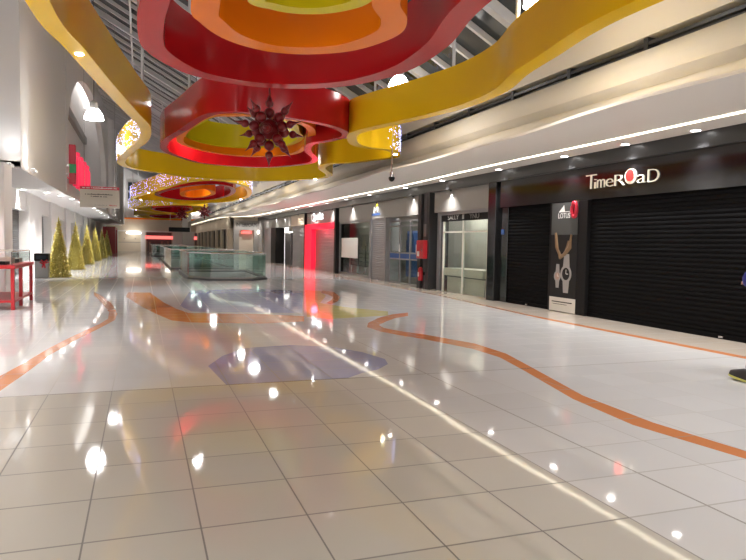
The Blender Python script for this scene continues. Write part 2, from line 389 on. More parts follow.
# roller shutters: curtain of slats, bottom bar, lock
def shutter(label, ya, yb, z1, m, x=9.86, pitch=.09):
    t = thing('roller_shutter', label, 'shutter', (x, (ya+yb)/2, 0), 'roller shutters of the closed shops')
    P = []; z = .09
    hw = (yb-ya)/2
    while z < z1-.001:
        zt = min(z+pitch, z1)
        for q, d in ((0, .012), (.15, 0), (.5, -.008), (.85, 0), (1, .012)): P.append((d, z+(zt-z)*q))
        z = zt
    b = MB(); vs = []; n = len(P)
    for d, zz in P: vs += [(d, -hw, zz), (d, hw, zz)]
    b.add(vs, [(2*i, 2*i+1, 2*i+3, 2*i+2) for i in range(n-1)])
    b.box((.012, -hw, .09), (.04, hw, z1))
    b.build('slat_curtain', M[m], t)
    MB().box((-.02, -hw, 0), (.03, hw, .09)).build('bottom_bar', M[m], t, bevel=.006)
    MB().box((-.03, -.05, .02), (-.02, .05, .055)).build('lock', M['steel'], t)
    return t
shutter('wide black roller shutter under the cream lettered sign, rightmost shop', 5.0, 12.42, 2.7, 'black_shutter', 9.80)
shutter('narrower black roller shutter just left of the tall watch poster', 13.93, 15.93, 2.7, 'black_shutter', 9.80)
shutter('grey roller shutter between poster window and blue glass doors', 25.9, 27.65, 2.72, 'grey_shutter')
shutter('grey roller shutter inside the red glowing frame', 33.05, 38.3, 2.42, 'grey_shutter', 9.95)
shutter('grey roller shutter directly left of the red glowing frame', 39.95, 44.0, 2.72, 'grey_shutter')
shutter('farthest grey shutter on the right wall, beyond the dark pillars', 51.2, 55.2, 2.72, 'grey_shutter')

# cream letters on the black fascia
sg = thing('shop_sign', 'cream letters with a red disc on the black shop fascia', 'sign', (9.7, 12.5, 2.94))
for c, a, b, z0, z1 in [('T', 12.49, 12.14, 2.94, 3.26), ('i', 12.20, 12.14, 2.94, 3.15), ('m', 12.10, 11.85, 2.945, 3.13), ('e', 11.81, 11.58, 2.945, 3.12), ('R', 11.53, 11.23, 2.945, 3.18), ('a', 10.85, 10.6, 2.95, 3.12), ('D', 10.55, 10.25, 2.945, 3.2)]:
    o = letters(c, 'letter', M['cream_letter'], sg, (9.685-9.7, a-12.5, z0-2.94), SIDE_Y, a-b, z1-z0, .03, -.022)
MB().lathe([(0, -.02), (1, -.02), (1, .015), (0, .015)], (0, 0, 0), 28, 'x').build('letter', M['cream_letter'], sg).matrix_local = Matrix.Translation((-.01, 11.045-12.5, .17)) @ Matrix.Diagonal((1, .165, .16, 1))
ds = MB().lathe([(0, -.02), (1, -.015), (1, .01), (0, .01)], (0, 0, 0), 28, 'x').build('disc', M['red_disc'], sg); ds.matrix_local = Matrix.Translation((-.035, 11.045-12.5, .19)) @ Matrix.Diagonal((1, .115, .122, 1)); ds['label'] = 'red disc inside the letter O'
# sticker on the dark pillar
tag(MB().box((9.728, 16.1, 1.93), (9.74, 16.25, 2.08)).build('sticker', M['blue_cloth']), 'small blue square sticker on the black pillar left of the black shutter', 'sticker')

# watch poster
po = thing('poster', 'tall dark watch advertisement panel between the two black shutters', 'poster', (9.72, 13.27, 0))
MB().box((-.02, -.52, .02), (.06, .51, 2.68)).build('panel', M['poster_dark'], po)
MB().box((-.028, -.52, 1.9), (-.02, .51, 2.68)).build('header', M['poster_grey'], po)
MB().box((-.028, -.52, .02), (-.02, .51, .36)).build('caption_strip', M['paper'], po)
letters('LOTUS', 'brand_lettering', M['white_ink'], po, (-.03, .24, 2.30), SIDE_Y, .46, .13, .006)
MB().add([(-.034, .22, 2.46), (-.034, -.22, 2.46), (-.034, .02, 2.62), (-.034, -.02, 2.46)], [(0, 2, 3)]).box((-.036, -.2, 2.45), (-.03, .22, 2.465)).build('sail_emblem', M['white_ink'], po)
zr = []
for i in range(24):
    a = 2*PI*i/24; zr.append((-.05, -.40+.085*math.cos(a), 2.49+.17*math.sin(a)))
MB().tube(zr, .045, 8, True).build('red_loop', M['signred'], po, smooth=60)
for (cy, cz, r, band, face) in ((-.14, .95, .21, .13, 'poster_dark'), (.2, .88, .13, .08, 'poster_rose')):
    w = MB().lathe([(r*.72, -.012), (r, -.012), (r, 0), (r*.72, 0), (r*.72, -.012)], (-.03, cy, cz), 28, 'x', cap=False)
    w.add([(-.03, cy-band, cz+r*.8), (-.03, cy+band, cz+r*.8), (-.03, cy+band*.75, cz+r*2.3), (-.03, cy-band*.75, cz+r*2.3)], [(0, 1, 2, 3)])
    w.add([(-.03, cy-band, cz-r*.8), (-.03, cy+band, cz-r*.8), (-.03, cy+band*.75, cz-r*2.2), (-.03, cy-band*.75, cz-r*2.2)], [(0, 1, 2, 3)])
    wo = w.build('watch_picture', M['poster_silver'], po)
    d = MB().lathe([(0, -.004), (r*.74, -.004), (r*.74, 0), (0, 0)], (-.03, cy, cz), 28, 'x'); d.build('dial', M[face], wo)
    h_ = MB().box((-.037, cy-.008, cz), (-.034, cy+.008, cz+r*.5)).box((-.037, cy-r*.4, cz-.008), (-.034, cy, cz+.008))
    h_.build('hands', M['white_ink'], wo)
arm = MB()
arm.tube([(-.024, .32, 1.95), (-.024, .26, 1.6), (-.024, .1, 1.35), (-.024, -.1, 1.45), (-.024, -.2, 1.75)], [.035, .05, .06, .05, .03], 8)
arm.tube([(-.024, -.05, 1.42), (-.024, -.25, 1.6), (-.024, -.3, 1.9)], [.05, .06, .03], 8)
arm.build('figure_picture', M['poster_gold'], po, smooth=60)
cp = MB().box((-.032, -.40, .24), (-.027, .40, .262)).box((-.032, -.2, .19), (-.027, .36, .2)); cp.build('caption_lines', M['ink'], po)

# shop with the pale wooden interior (glass front, header letters)
sw = thing('storefront', 'glazed shop front with white mullions, pale counter behind and black letter band', 'shop front', (9.9, 18.9, 0))
MB().box((-.06, -2.05, 2.63), (.05, 1.85, 2.74)).build('steel_header', M['grey_shutter'], sw)
MB().box((-.02, -2.05, 2.41), (.04, 1.85, 2.63)).build('name_band', M['black'], sw)
for txt, a, w_ in (('SALLY', 1.1, .8), ('I', .05, .12), ('YNU', -.45, .62)):
    letters(txt, 'lettering', M['plastic'], sw, (-.03, a, 2.46), SIDE_Y, w_, .15, .012)
MB().box((-.06, 1.62, 0), (.12, 1.85, 2.63)).build('jamb', M['grey_shutter'], sw)
MB().box((-.02, 1.5, 0), (.14, 1.62, 2.41)).build('jamb', M['charcoal'], sw)
for yy in (1.47, .02, -1.6): MB().box((-.01, yy-.035, 0), (.05, yy+.035, 2.41)).build('mullion', M['white_frame'], sw)
MB().box((-.01, -2.05, 2.02), (.05, 1.5, 2.07)).build('transom', M['white_frame'], sw)
MB().box((.01, -2.05, .01), (.025, 1.5, 2.41)).build('glass_pane', M['glass'], sw)
bxk = MB().box((1.0, -2.05, 0), (1.1, 1.9, 2.62)).build('curtain_wall', M['pale_curtain'], sw)
ct = thing('counter', 'pale stepped display counter behind the white mullioned shop window', 'counter', (10.35, 19.0, 0))
MB().box((-.3, -1.3, 0), (.3, 1.3, .52)).build('base', M['pale_panel'], ct)
MB().box((-.4, -1.35, .56), (.3, 1.35, .82)).build('top_panel', M['pale_panel'], ct, bevel=.01)
MB().box((-.33, -1.32, .52), (.3, 1.32, .56)).build('shadow_gap', M['charcoal'], ct)
tag(MB().lathe([(.13, 0), (.15, .35), (.14, .36)], (10.12, 17.1, 0), 16).build('waste_basket', M['black']), 'black waste basket at the right end of the pale counter', 'bin')

for (x_, y_, L_, lab, e_) in ((10.5, 18.8, 1.6, 'tube lamp lighting the pale counter shop from its ceiling', 110), (10.5, 23.7, 1.4, 'tube lamp over the cloth racks behind the glass doors', 60), (10.35, 30.3, 2.0, 'tube lamp inside the poster window', 14)):
    t = thing('tube_lamp', lab, 'lamp', (x_, y_, 3.38))
    MB().box((-.06, -L_, 0), (.06, L_, .08)).build('housing', M['white_ink'], t)
    MB().tube([(0, -L_*.95, -.03), (0, L_*.95, -.03)], .025, 8).build('tube', M['soft_lamp'], t)
    for q in (-.5, .5): lamp('tube_glow', 'POINT', (0, L_*q, -.12), e_/2, t, (1, .93, .85), .08)
# fire cabinet, extinguisher, notice on the pier
fc = thing('fire_hose_cabinet', 'red fire hose cabinet mounted on the dark pier', 'cabinet', (9.62, 21.42, 1.1))
MB().box((-.14, -.32, 0), (.1, .32, .66)).build('case', M['red_paint'], fc, bevel=.015)
MB().box((-.155, -.29, .03), (-.14, .29, .63)).build('door', M['red_paint'], fc, bevel=.006)
MB().box((-.17, -.22, .26), (-.155, -.17, .36)).build('handle', M['steel'], fc)
MB().box((-.16, .02, .08), (-.155, .22, .26)).build('notice', M['paper'], fc)
fe = thing('fire_extinguisher', 'red fire extinguisher hung low below the red hose cabinet', 'fire extinguisher', (9.56, 21.5, .3))
MB().lathe([(0, 0), (.085, 0), (.09, .03), (.09, .38), (.07, .45), (.03, .49), (0, .5)], n=18).build('tank', M['red_paint'], fe, smooth=40)
MB().lathe([(.025, .48), (.03, .55), (.012, .57)], n=10).box((-.02, -.09, .55), (.02, .03, .575)).build('valve', M['black'], fe)
MB().tube([(0, .03, .54), (-.03, .1, .5), (-.02, .12, .35), (-.02, .11, .18)], .014, 6).build('hose', M['black'], fe)
MB().box((-.092, -.05, .15), (-.086, .05, .3)).build('paper_label', M['paper'], fe)
MB().box((.0, -.03, .2), (.16, .03, .3)).build('bracket', M['black'], fe)
tag(MB().box((9.70, 21.28, 1.9), (9.72, 21.62, 2.35)).build('notice', M['plastic']), 'small dull notice on the dark pier above the red hose cabinet', 'notice')

# blue glass doors
gd = thing('glass_door_set', 'steel framed glass doors with a dark blue band, left of the fire cabinet', 'doors', (9.85, 23.8, 0))
for yy in (1.55, .42, -.62, -1.62): MB().box((-.03, yy-.035, .02), (.04, yy+.035, 2.56)).build('stile', M['grey_shutter'], gd)
for zz in (.04, 1.01, 1.26, 2.34, 2.54): MB().box((-.02, -1.6, zz-.03), (.03, 1.55, zz+.03)).build('rail', M['grey_shutter'], gd)
MB().box((-.01, -1.6, 1.04), (.015, 1.55, 1.23)).build('blue_band', M['blue_cloth'], gd)
MB().box((.0, -1.6, .03), (.012, 1.55, 2.54)).build('glass_pane', M['glass'], gd)
for yy in (.3, -1.4): MB().tube([(-.09, yy, 1.3), (-.09, yy, 1.6)], .015, 6).build('pull_handle', M['white_ink'], gd)
for yy, w_, mm, hh, dd, nm in ((24.9, .8, 'blue_cloth', 2.2, .9, 'tall blue'), (23.9, .8, 'charcoal', 1.9, 1.2, 'dark grey'), (22.7, .9, 'green_cloth', 2.0, .8, 'green')):
    o = thing('display_rack', nm+' cloth hung on a rack behind the glass doors', 'rack', (9.85+dd, yy, 0))
    b = MB()
    for i in range(9):
        q = -w_/2+w_*i/9; b.box((-.2, q, .25), (.2, q+w_*.075, hh*(.9+.1*math.sin(i*2.1))))
    b.build('hanging_cloth', M[mm], o)
    MB().tube([(0, -w_/2, .0), (0, -w_/2, hh+.05), (0, w_/2, hh+.05), (0, w_/2, 0)], .02, 6).build('rack_frame', M['steel'], o)

# poster window
pw = thing('shop_window', 'wide shop window with a white poster on the glass, right of the red frame', 'window', (9.85, 30.3, 0))
for yy in (2.35, -2.4): MB().box((-.03, yy-.05, 0), (.05, yy+.05, 2.72)).build('stile', M['grey_shutter'], pw)
for zz in (.06, 2.66): MB().box((-.03, -2.4, zz-.06), (.05, 2.35, zz+.06)).build('rail', M['grey_shutter'], pw)
MB().box((.0, -2.4, .06), (.012, 2.35, 2.66)).build('glass_pane', M['glass'], pw)
MB().box((-.012, -.65, .88), (-.004, 2.05, 1.88)).build('white_poster', M['paper'], pw)
MB().box((.9, -2.6, 0), (1.0, 2.5, 2.7)).build('back_panel', M['taupe'], pw)
for i in range(4):
    o = thing('display_stand', 'dark display stand behind the shop window, '+('left end', 'second from left', 'third from left', 'right end')[i], 'stand', (10.3, 32.0-i*1.1, 0))
    MB().lathe([(.16, 0), (.16, .03), (.03, .05), (.03, .5)], n=12).build('base', M['steel'], o)
    b = MB()
    for j in range(4): b.box((-.14, -.2, .5+j*.2), (.14, .2, .52+j*.2))
    b.box((-.02, -.02, .45), (.02, .02, 1.5)); b.build('tier', M['charcoal'], o)
# emblem above the shutter
em = thing('shop_emblem', 'small white and dark blue emblem above the grey shutter by the glass doors', 'sign', (9.78, 27.0, 2.86))
MB().box((0, -.5, 0), (.03, .55, .1)).build('plate', M['blue_cloth'], em)
letters('M', 'letter', M['white_ink'], em, (-.005, .25, .1), SIDE_Y, .5, .28, .03)
MB().add([(0, .05, .4), (0, -.3, .4), (0, -.1, .58), (.02, -.1, .4)], [(0, 1, 2), (0, 2, 3), (1, 3, 2)]).build('gable', M['lime'], em)

# red glowing frame
rp = thing('shop_portal', 'glowing red rectangular portal framing a closed shop', 'shop front', (9.7, 36.4, 0))
MB().box((-.03, 1.7, 0), (.3, 3.35, 2.72)).build('side_post', M['red_glow'], rp)
MB().box((-.03, -3.35, 2.42), (.3, 1.7, 2.72)).build('top_beam', M['red_glow'], rp)
lamp('portal_glow', 'POINT', (9.5, 36.5, 2.3), 14, None, (1, .05, .1), .2).parent = None
ls = thing('shop_sign', 'white lit lettering on the grey fascia above the red portal', 'sign', (9.78, 37.0, 2.9))
MB().tube([(-.02, .9+.2*math.cos(a*PI/8), .22+.22*math.sin(a*PI/8)) for a in range(2, 15)], .03, 6).build('ring_logo', M['white_glow'], ls)
letters('outlet', 'lettering', M['white_glow'], ls, (-.02, .55, .08), SIDE_Y, 1.7, .38, .04)

# open entrance with beige columns
eb = thing('shop_entrance', 'open shop entrance with beige columns left of the grey shutters', 'shop front', (9.9, 46.8, 0))
MB().box((.9, -2.5, 0), (1.0, 2.5, 2.72)).build('back_wall', M['beige'], eb)
for yy in (-1.5, .35): MB().box((.1, yy-.16, 0), (.45, yy+.16, 2.3)).build('column', M['charcoal'], eb)
MB().box((.3, -1.6, 2.3), (.5, .2, 2.38)).build('lamp_bar', M['soft_lamp'], eb)
lamp('entrance_glow', 'POINT', (.75, -.5, 2.1), 5, eb, (1, .9, .75), .1)

# downlights in the right soffit and added scallop spots over the fascias
def downlight(name, label, loc, group, w, spot=95, r=.085, energy=None):
    t = thing(name, label, 'downlight', loc, group)
    MB().lathe([(r*1.3, 0), (r*1.3, -.012), (r, -.014), (r, 0)], n=20).build('trim_ring', M['white_ink'], t)
    MB().lathe([(0, -.008), (r, -.008), (r, -.002), (0, -.002)], n=20).build('lens', M['down'], t)
    lamp('downlight_beam', 'SPOT', (0, 0, -.05), w, t, spot=spot, blend=.8, size=.07)
    return t
words = ['nearest', 'second', 'third', 'fourth', 'fifth', 'sixth', 'seventh', 'eighth', 'ninth', 'tenth', 'eleventh', 'twelfth', 'thirteenth', 'fourteenth', 'fifteenth', 'sixteenth', 'seventeenth', 'eighteenth']
ry = [5.6, 7.4, 9.15, 10.95, 13.0, 16.0, 19.6, 22.8, 26.9, 30.3, 33.8, 37.4, 41.2, 45.0, 49.0, 53.0]
for i, yy in enumerate(ry):
    lab = '%s round downlight in the right soffit' % words[i-2] if i >= 2 else 'round downlight in the right soffit beyond the right picture edge'
    downlight('downlight', lab + (', counted from the right picture edge' if i >= 2 else ''), (9.43 if yy < 45 else 9.2, yy, 3.75), 'downlights along the right soffit', DOWN_W)
spots = [(19.6, 'over the pale shop front'), (22.8, 'over the blue glass doors'), (26.9, 'over the blue and white emblem'), (30.3, 'over the poster window'), (33.8, 'at the right end of the red portal'), (38.6, 'at the left end of the red portal'), (42.0, 'over the shutter left of the red portal'), (46.2, 'over the right side of the open entrance'), (49.6, 'over the dark pillar'), (53.3, 'over the farthest grey shutter')]
for yy, where in spots:  # added spots that draw the light cones of the soffit downlights
    t = thing('fascia_spotlight', 'small added spotlight in the black strip '+where, 'spotlight', (9.755, yy, 3.45), 'spotlights over the shop fascias')
    MB().lathe([(.035, 0), (.035, -.05), (.028, -.05), (.028, -.02), (0, -.02)], n=12).build('housing', M['dark_strip'], t)
    lamp('spotlight_beam', 'SPOT', (.0, 0, -.055), SCALLOP_W, t, spot=66, blend=.12, size=.008)

# corner shop and the wall running on to the far end
cs = struct(MB().box((7.55, 57.0, 0), (8.0, 57.4, 3.45)).box((9.3, 57.0, 0), (9.8, 57.4, 3.45)).box((8.0, 57.0, 2.62), (9.3, 57.4, 3.45)).build('wall_corner', M['taupe']))
cz = thing('shop_sign', 'dark letters on the grey corner fascia facing down the mall', 'sign', (7.75, 56.99, 2.98))
letters('INTERFORM', 'lettering', M['ink'], cz, (.0, 0, -.06), FACE_Y, 1.75, .34, .03)
for q in (8.1, 9.2):
    t = thing('fascia_spotlight', 'spotlight over the corner shop sign, '+('left' if q < 9 else 'right'), 'spotlight', (q, 56.3, 3.72), 'spotlights over the shop fascias')
    MB().lathe([(.035, .03), (.035, -.05), (0, -.05)], n=12).build('housing', M['dark_strip'], t)
    lamp('spotlight_beam', 'SPOT', (0, 0, -.06), SCALLOP_W*2, t, spot=120, blend=.8, size=.012)
rs = thing('shop_sign', 'small red lit sign hanging in the corner shop doorway', 'sign', (8.35, 57.12, 2.30))
MB().box((-.1, -.04, 0), (.75, .04, .26)).build('panel', M['sign_red'], rs)
for q in (.0, .62): MB().box((q, -.01, .26), (q+.03, .01, .33)).build('hanger', M['black'], rs)
struct(MB().box((8.0, 60, 0), (9.8, 60.1, 3.4)).build('wall_corner_back', M['charcoal']))
for x_, lab in ((8.25, 'left'), (9.05, 'right')):
    o = thing('display_shelf', 'display shelf of goods at the %s side of the corner shop doorway' % lab, 'shelf', (x_, 58.6, 0))
    b = MB().box((-.3, -.15, 0), (-.27, .15, 1.9)).box((.27, -.15, 0), (.3, .15, 1.9))
    for j in range(5): b.box((-.3, -.15, .1+.42*j), (.3, .15, .13+.42*j))
    b.build('rack', M['beige'], o)
    b = MB()
    for j in range(4):
        for i in range(5): b.box((-.26+.11*i, -.1, .13+.42*j), (-.18+.11*i, .1, .13+.42*j+random.uniform(.15, .33)))
    g_ = b.build('goods', M['rubble'], o); g_['kind'] = 'stuff'
sl = thing('wall_lantern', 'white box lantern beside the corner shop doorway', 'lamp', (9.66, 56.75, 2.5))
MB().box((-.1, -.1, -.2), (.1, .1, .12)).build('shade', M['soft_lamp'], sl)
MB().box((-.03, .1, -.05), (.03, .26, .05)).build('bracket', M['black'], sl)
wb = MB().box((7.2, 57.4, 2.72), (7.6, 95, 3.75)).box((7.3, 57.4, 0), (9.8, 57.5, 3.75))
struct(wb.build('wall_right_far', M['beige']))
for i in range(8):
    yy = 58.2+i*4.6
    struct(MB().box((7.15, yy, 0), (7.6, yy+.9, 2.72)).build('pillar_far', M['beige']))
    o = thing('far_shop_window', '%s shop window beyond the corner shop, between beige pillars' % words[i], 'window', (7.4, yy+2.75, 0), 'shop windows between the far beige pillars')
    MB().box((.02, -1.85, 0), (.05, 1.85, 2.72)).build('glass_pane', M['dark_glass'], o)
    MB().box((-.02, -1.85, 0), (.06, -1.78, 2.72)).box((-.02, 1.78, 0), (.06, 1.85, 2.72)).box((-.02, -1.85, 2.64), (.06, 1.85, 2.72)).build('frame', M['charcoal'], o)
    t = thing('fascia_spotlight', '%s spotlight on the beige far fascia beyond the corner shop' % words[i], 'spotlight', (7.1, yy+.45, 3.7), 'spotlights over the shop fascias')
    MB().lathe([(.035, .05), (.035, -.05), (0, -.05)], n=12).build('housing', M['dark_strip'], t)
    lamp('spotlight_beam', 'SPOT', (0, 0, -.06), SCALLOP_W*1.5, t, spot=60, blend=.15, size=.012)

# ------------------------------------------------------------------ left side
ZS = 3.5
edge = [(-3.9, Y0), (-3.9, 20.3), (-3.15, 20.3), (-3.1, 31.0), (-2.9, 38), (-2.65, 45), (-2.5, 56), (-2.5, Y1)]
sl_ = MB()
for i in range(len(edge)-1):
    (xa, ya), (xb, yb) = edge[i], edge[i+1]
    if yb > ya: sl_.add([(xa, ya, ZS), (xb, yb, ZS), (-6.2, yb, ZS), (-6.2, ya, ZS), (xa, ya, ZS+.2), (xb, yb, ZS+.2), (-6.2, yb, ZS+.2), (-6.2, ya, ZS+.2)], [(0, 1, 2, 3), (4, 7, 6, 5), (0, 4, 5, 1), (1, 5, 6, 2), (2, 6, 7, 3), (3, 7, 4, 0)])
struct(sl_.build('ceiling_soffit_left', M['white_wall']))
struct(MB().box((-6.2, Y0, 0), (-6.0, Y1, ZS)).build('wall_left_shop_backs', M['grey_wall']))
uw = MB()
ztop = lambda x: rz(x)-.02
uw.box((-4.3, Y0, ZS+.1), (-3.92, 20.29, 12.6))
uw.prism([(-4.3, 20.3), (-3.15, 20.3), (-3.18, 22), (-3.1, 31.2), (-3.45, 31.25), (-4.3, 24)], ZS+.05, 12.0)
struct(uw.build('wall_left_upper', M['white_wall']))
# tall arch cut through the wall slab; back wall behind it
def aw(y): return -3.08+(y-31.2)*(.5/24.8) if y > 31.2 else -3.08
arch = []
ya, yb, zs, za = 31.5, 55.0, 5.0, 10.4
for i in range(25):
    a = PI-PI*i/24; arch.append(((ya+yb)/2+(yb-ya)/2*math.cos(a), zs+(za-zs)*math.sin(a)**.8))
arch = [(ya, ZS+.18)]+arch+[(yb, ZS+.18)]
# the wall round the arch, split at its crown
rim = [(31.2, ZS+.18)]+[(31.2, 12.0), (56.0, 12.0), (56.0, ZS+.18)]
poly = rim+[arch[-1]]+arch[-2:0:-1]+[arch[0]]
n = len(poly); tri = tessellate_polygon([[Vector((p[0], p[1], 0)) for p in poly]])
ab = MB(); vs = [(aw(p[0]), p[0], p[1]) for p in poly]+[(aw(p[0])-.35, p[0], p[1]) for p in poly]
ab.add(vs, [tuple(t) for t in tri]+[tuple(i+n for i in t) for t in tri]+[(i, (i+1) % n, n+(i+1) % n, n+i) for i in range(n)])
struct(ab.build('wall_left_arch', M['white_wall']))
struct(MB().box((-4.5, 31, ZS+.1), (-4.3, 56.5, 12.6)).build('wall_left_arch_back', M['white_wall']))
struct(MB().box((-4.3, 31, 9.0), (-4.05, 56, 9.5)).build('trim_1', M['plastic']))
uw = MB().box((-4.3, 56, ZS+.1), (-2.58, Y1, 11.8))
for i in range(8): uw.lathe([(.45, 0), (.45, 8.2)], (-2.6, 58+i*5.0, ZS+.1), 16)
struct(uw.build('wall_left_far', M['white_wall'], smooth=40))
# lower wall: piers and shutters by turns
lw = MB(); lw2 = []
yy = -10.0; bays = []
piers = [(-12, -2.0), (3.2, 6.4), (11.0, 14.0), (23.6, 26.2), (30.9, 34.6), (38.2, 41.0), (45.3, 48.0), (52.0, 55.0), (59.0, 62.0), (66.0, 69.0), (73, 97)]
for a, b in piers: struct(MB().box((-6.0, a, 0), (-4.5, b, ZS)).build('pillar_left', M['white_wall'], bevel=.02))
struct(MB().box((-5.2, Y0, 2.72), (-4.62, Y1, ZS)).build('wall_left_lintel', M['white_wall']))
struct(MB().box((-6.0, -12, 0), (-4.52, -11.8, ZS)).build('wall_left_end', M['white_wall']))
struct(MB().box((-4.25, 18.7, 0), (-3.28, 19.75, ZS)).build('pillar_white', M['white_wall'], bevel=.02))
names = ['behind the red display table', 'left of the first gold tree', 'behind the first and second gold trees', 'behind the third gold tree', 'behind the fourth gold tree', 'behind the fifth gold tree', 'behind the sixth gold tree', 'by the red kiosk']
for i in range(2, len(piers)-1):
    a, b = piers[i][1], piers[i+1][0]
    t = shutter('grey roller shutter in the left wall, '+names[i-2], a, b, 2.72, 'charcoal', 0)
    t.location.x = -4.9; t.rotation_euler.z = PI
# downlights of the left soffit; those beyond the edge are added to brighten the floor
lp = [(-4.43, 29.0), (-3.73, 30.3), (-3.38, 32.0), (-3.13, 34.2), (-2.98, 37.0), (-2.85, 39.4), (-2.76, 43.5), (-2.73, 47.0), (-2.75, 51), (-2.75, 55.5), (-2.75, 61), (-4.4, 6), (-4.4, 9), (-4.4, 12), (-4.4, 15), (-4.4, 18)]
for i, (x_, y_) in enumerate(lp):
    lab = ('%s downlight of the left soffit, counted from the white column' % words[i]) if i < 11 else ('%s added fill downlight in the left soffit beyond the left picture edge' % words[i-11])
    downlight('downlight', lab, (x_, y_, ZS), 'downlights of the left soffit', LEFT_W, 100, .12)
# uplights on the ledge; the far pair is added to brighten the dim wall
for i, (x_, y_, lab, w_) in enumerate([(-3.35, 19.9, 'uplight at the foot of the upper left wall, before its step', .5), (-2.95, 21.2, 'uplight on the soffit edge just past the wall step', 1.0), (-3.9, 32.2, 'uplight hidden inside the foot of the tall arch', 2.2), (-2.2, 62, 'added fill uplight on the far left ledge, nearer of the two', 4), (-2.2, 78, 'added fill uplight on the far left ledge, farther of the two', 4)]):
    t = thing('wall_uplight', lab, 'uplight', (x_, y_, ZS+.2 if i >= 2 else ZS+.02))
    MB().box((-.06, -.25, -.02), (.06, .25, .06)).build('housing', M['white_ink'], t)
    MB().box((-.04, -.22, .06), (.04, .22, .064)).build('lens', M['down'], t)
    lamp('uplight_beam', 'SPOT', (0, 0, .09), UP_W*w_, t, (.92, .95, 1), .05, 120, .9, (PI, 0, 0))
# hanging board
hs = thing('hanging_sign', 'beige hanging board with a red top band over the gold trees', 'sign', (-1.67, 30.0, 2.92))
MB().box((-.78, -.03, 0), (.78, .03, .9)).build('board', M['board'], hs)
MB().box((-.78, -.036, .77), (.78, -.03, .9)).build('red_band', M['signred'], hs)
def words_row(parent, x0, x1, z, h, m, seed):
    R = random.Random(seed); b = MB(); x = x0
    while x < x1:
        L = R.uniform(.02, .035); hh = h*R.choice((.65, .7, 1)); b.box((x, -.04, z), (min(x1, x+L), -.035, z+hh)); x += L+.012
        if R.random() < .16: x += .04
    return b.build('lettering', m, parent)
words_row(hs, -.68, .68, .81, .055, M['white_ink'], 1); words_row(hs, -.58, .50, .545, .05, M['ink'], 2)
words_row(hs, -.35, .30, .455, .045, M['ink'], 3); words_row(hs, -.2, .28, .1, .03, M['plastic'], 4); words_row(hs, .38, .72, .09, .05, M['signred'], 5)
MB().tube([(-.6, 0, .9), (-.6, 0, rz(-2.27)-2.92)], .008, 6).tube([(.6, 0, .9), (.6, 0, rz(-1.07)-2.92)], .008, 6).build('hanger_wire', M['steel'], hs)
# red wall sign in the arch
ws = thing('wall_sign', 'tall red sign with a green square and lit red letters in the arch', 'sign', (-3.35, 36.8, 4.4))
MB().box((-.14, -.2, 0), (.16, .3, 2.0)).build('red_blade', M['signred'], ws, bevel=.02)
MB().box((-.12, -.25, .55), (.20, -.2, 1.0)).build('green_square', M['green'], ws)
for i in range(4):
    y_ = 1.4+i*2.2
    MB().tube([(.05, y_, 0), (.05, y_, 1.5), (.05, y_+.7, 1.75), (.05, y_+1.4, 1.5), (.05, y_+1.4, 0)], .16, 8).build('lit_letter', M['lit_red'], ws)
MB().box((-.6, .0, .9), (-.14, .1, 1.0)).box((-.9, .0, .6), (-.6, 9.3, .7)).box((-.9, 1.4, .6), (.0, 1.5, .7)).box((-.9, 8, .6), (0, 8.1, .7)).build('bracket', M['steel'], ws)
# dome cameras
dc = thing('dome_camera', 'dark dome camera on the white left soffit', 'camera', (-4.15, 23.5, ZS))
MB().lathe([(0, 0), (.12, 0), (.12, -.1), (.1, -.12), (0, -.12)], n=18).build('housing', M['white_ink'], dc)
MB().lathe([(.095, -.12), (.085, -.17), (.05, -.205), (0, -.215)], n=18).build('dome', M['dark_glass'], dc, smooth=60)
dc2 = thing('dome_camera', 'dark dome camera hanging on a thin rod below the yellow ribbon', 'camera', (5.95, 15.3, 3.26))
MB().lathe([(.045, 0), (.045, .14), (.02, .16), (.02, .17)], n=16).build('housing', M['steel'], dc2)
MB().lathe([(.075, .03), (.08, -.01), (.06, -.06), (.03, -.085), (0, -.09)], n=16).build('dome', M['black'], dc2, smooth=60)
MB().tube([(0, 0, .16), (0, 0, rz(5.95)-3.26)], .012, 6).build('rod', M['steel'], dc2)

# red display table with glass tray
tb = thing('display_table', 'red metal display table with a lower shelf and glass rail', 'table', (-3.27, 17.15, 0))
for xx in (.62, -.62):
    for yy in (-1.25, -.25, 1.22): MB().box((xx-.035, yy-.04, 0), (xx+.035, yy+.04, .9)).build('leg', M['red_paint'], tb, bevel=.006)
MB().box((-.68, -1.32, .9), (.68, 1.3, .98)).build('tabletop', M['red_paint'], tb, bevel=.01)
MB().box((-.66, -1.28, .16), (.66, 1.26, .21)).build('lower_shelf', M['red_paint'], tb, bevel=.008)
gr = MB().tube([(.6, -1.2, 1.27), (.6, 1.2, 1.27), (-.6, 1.2, 1.27), (-.6, -1.2, 1.27)], .012, 6, True)
for xx, yy in ((.6, -1.2), (.6, 1.2), (-.6, 1.2), (-.6, -1.2)): gr.tube([(xx, yy, .98), (xx, yy, 1.27)], .012, 6)
gr.build('rail', M['steel'], tb)
MB().box((.595, -1.2, 1.02), (.602, 1.2, 1.24)).box((-.602, -1.2, 1.02), (-.595, 1.2, 1.24)).build('glass_panel', M['glass'], tb)
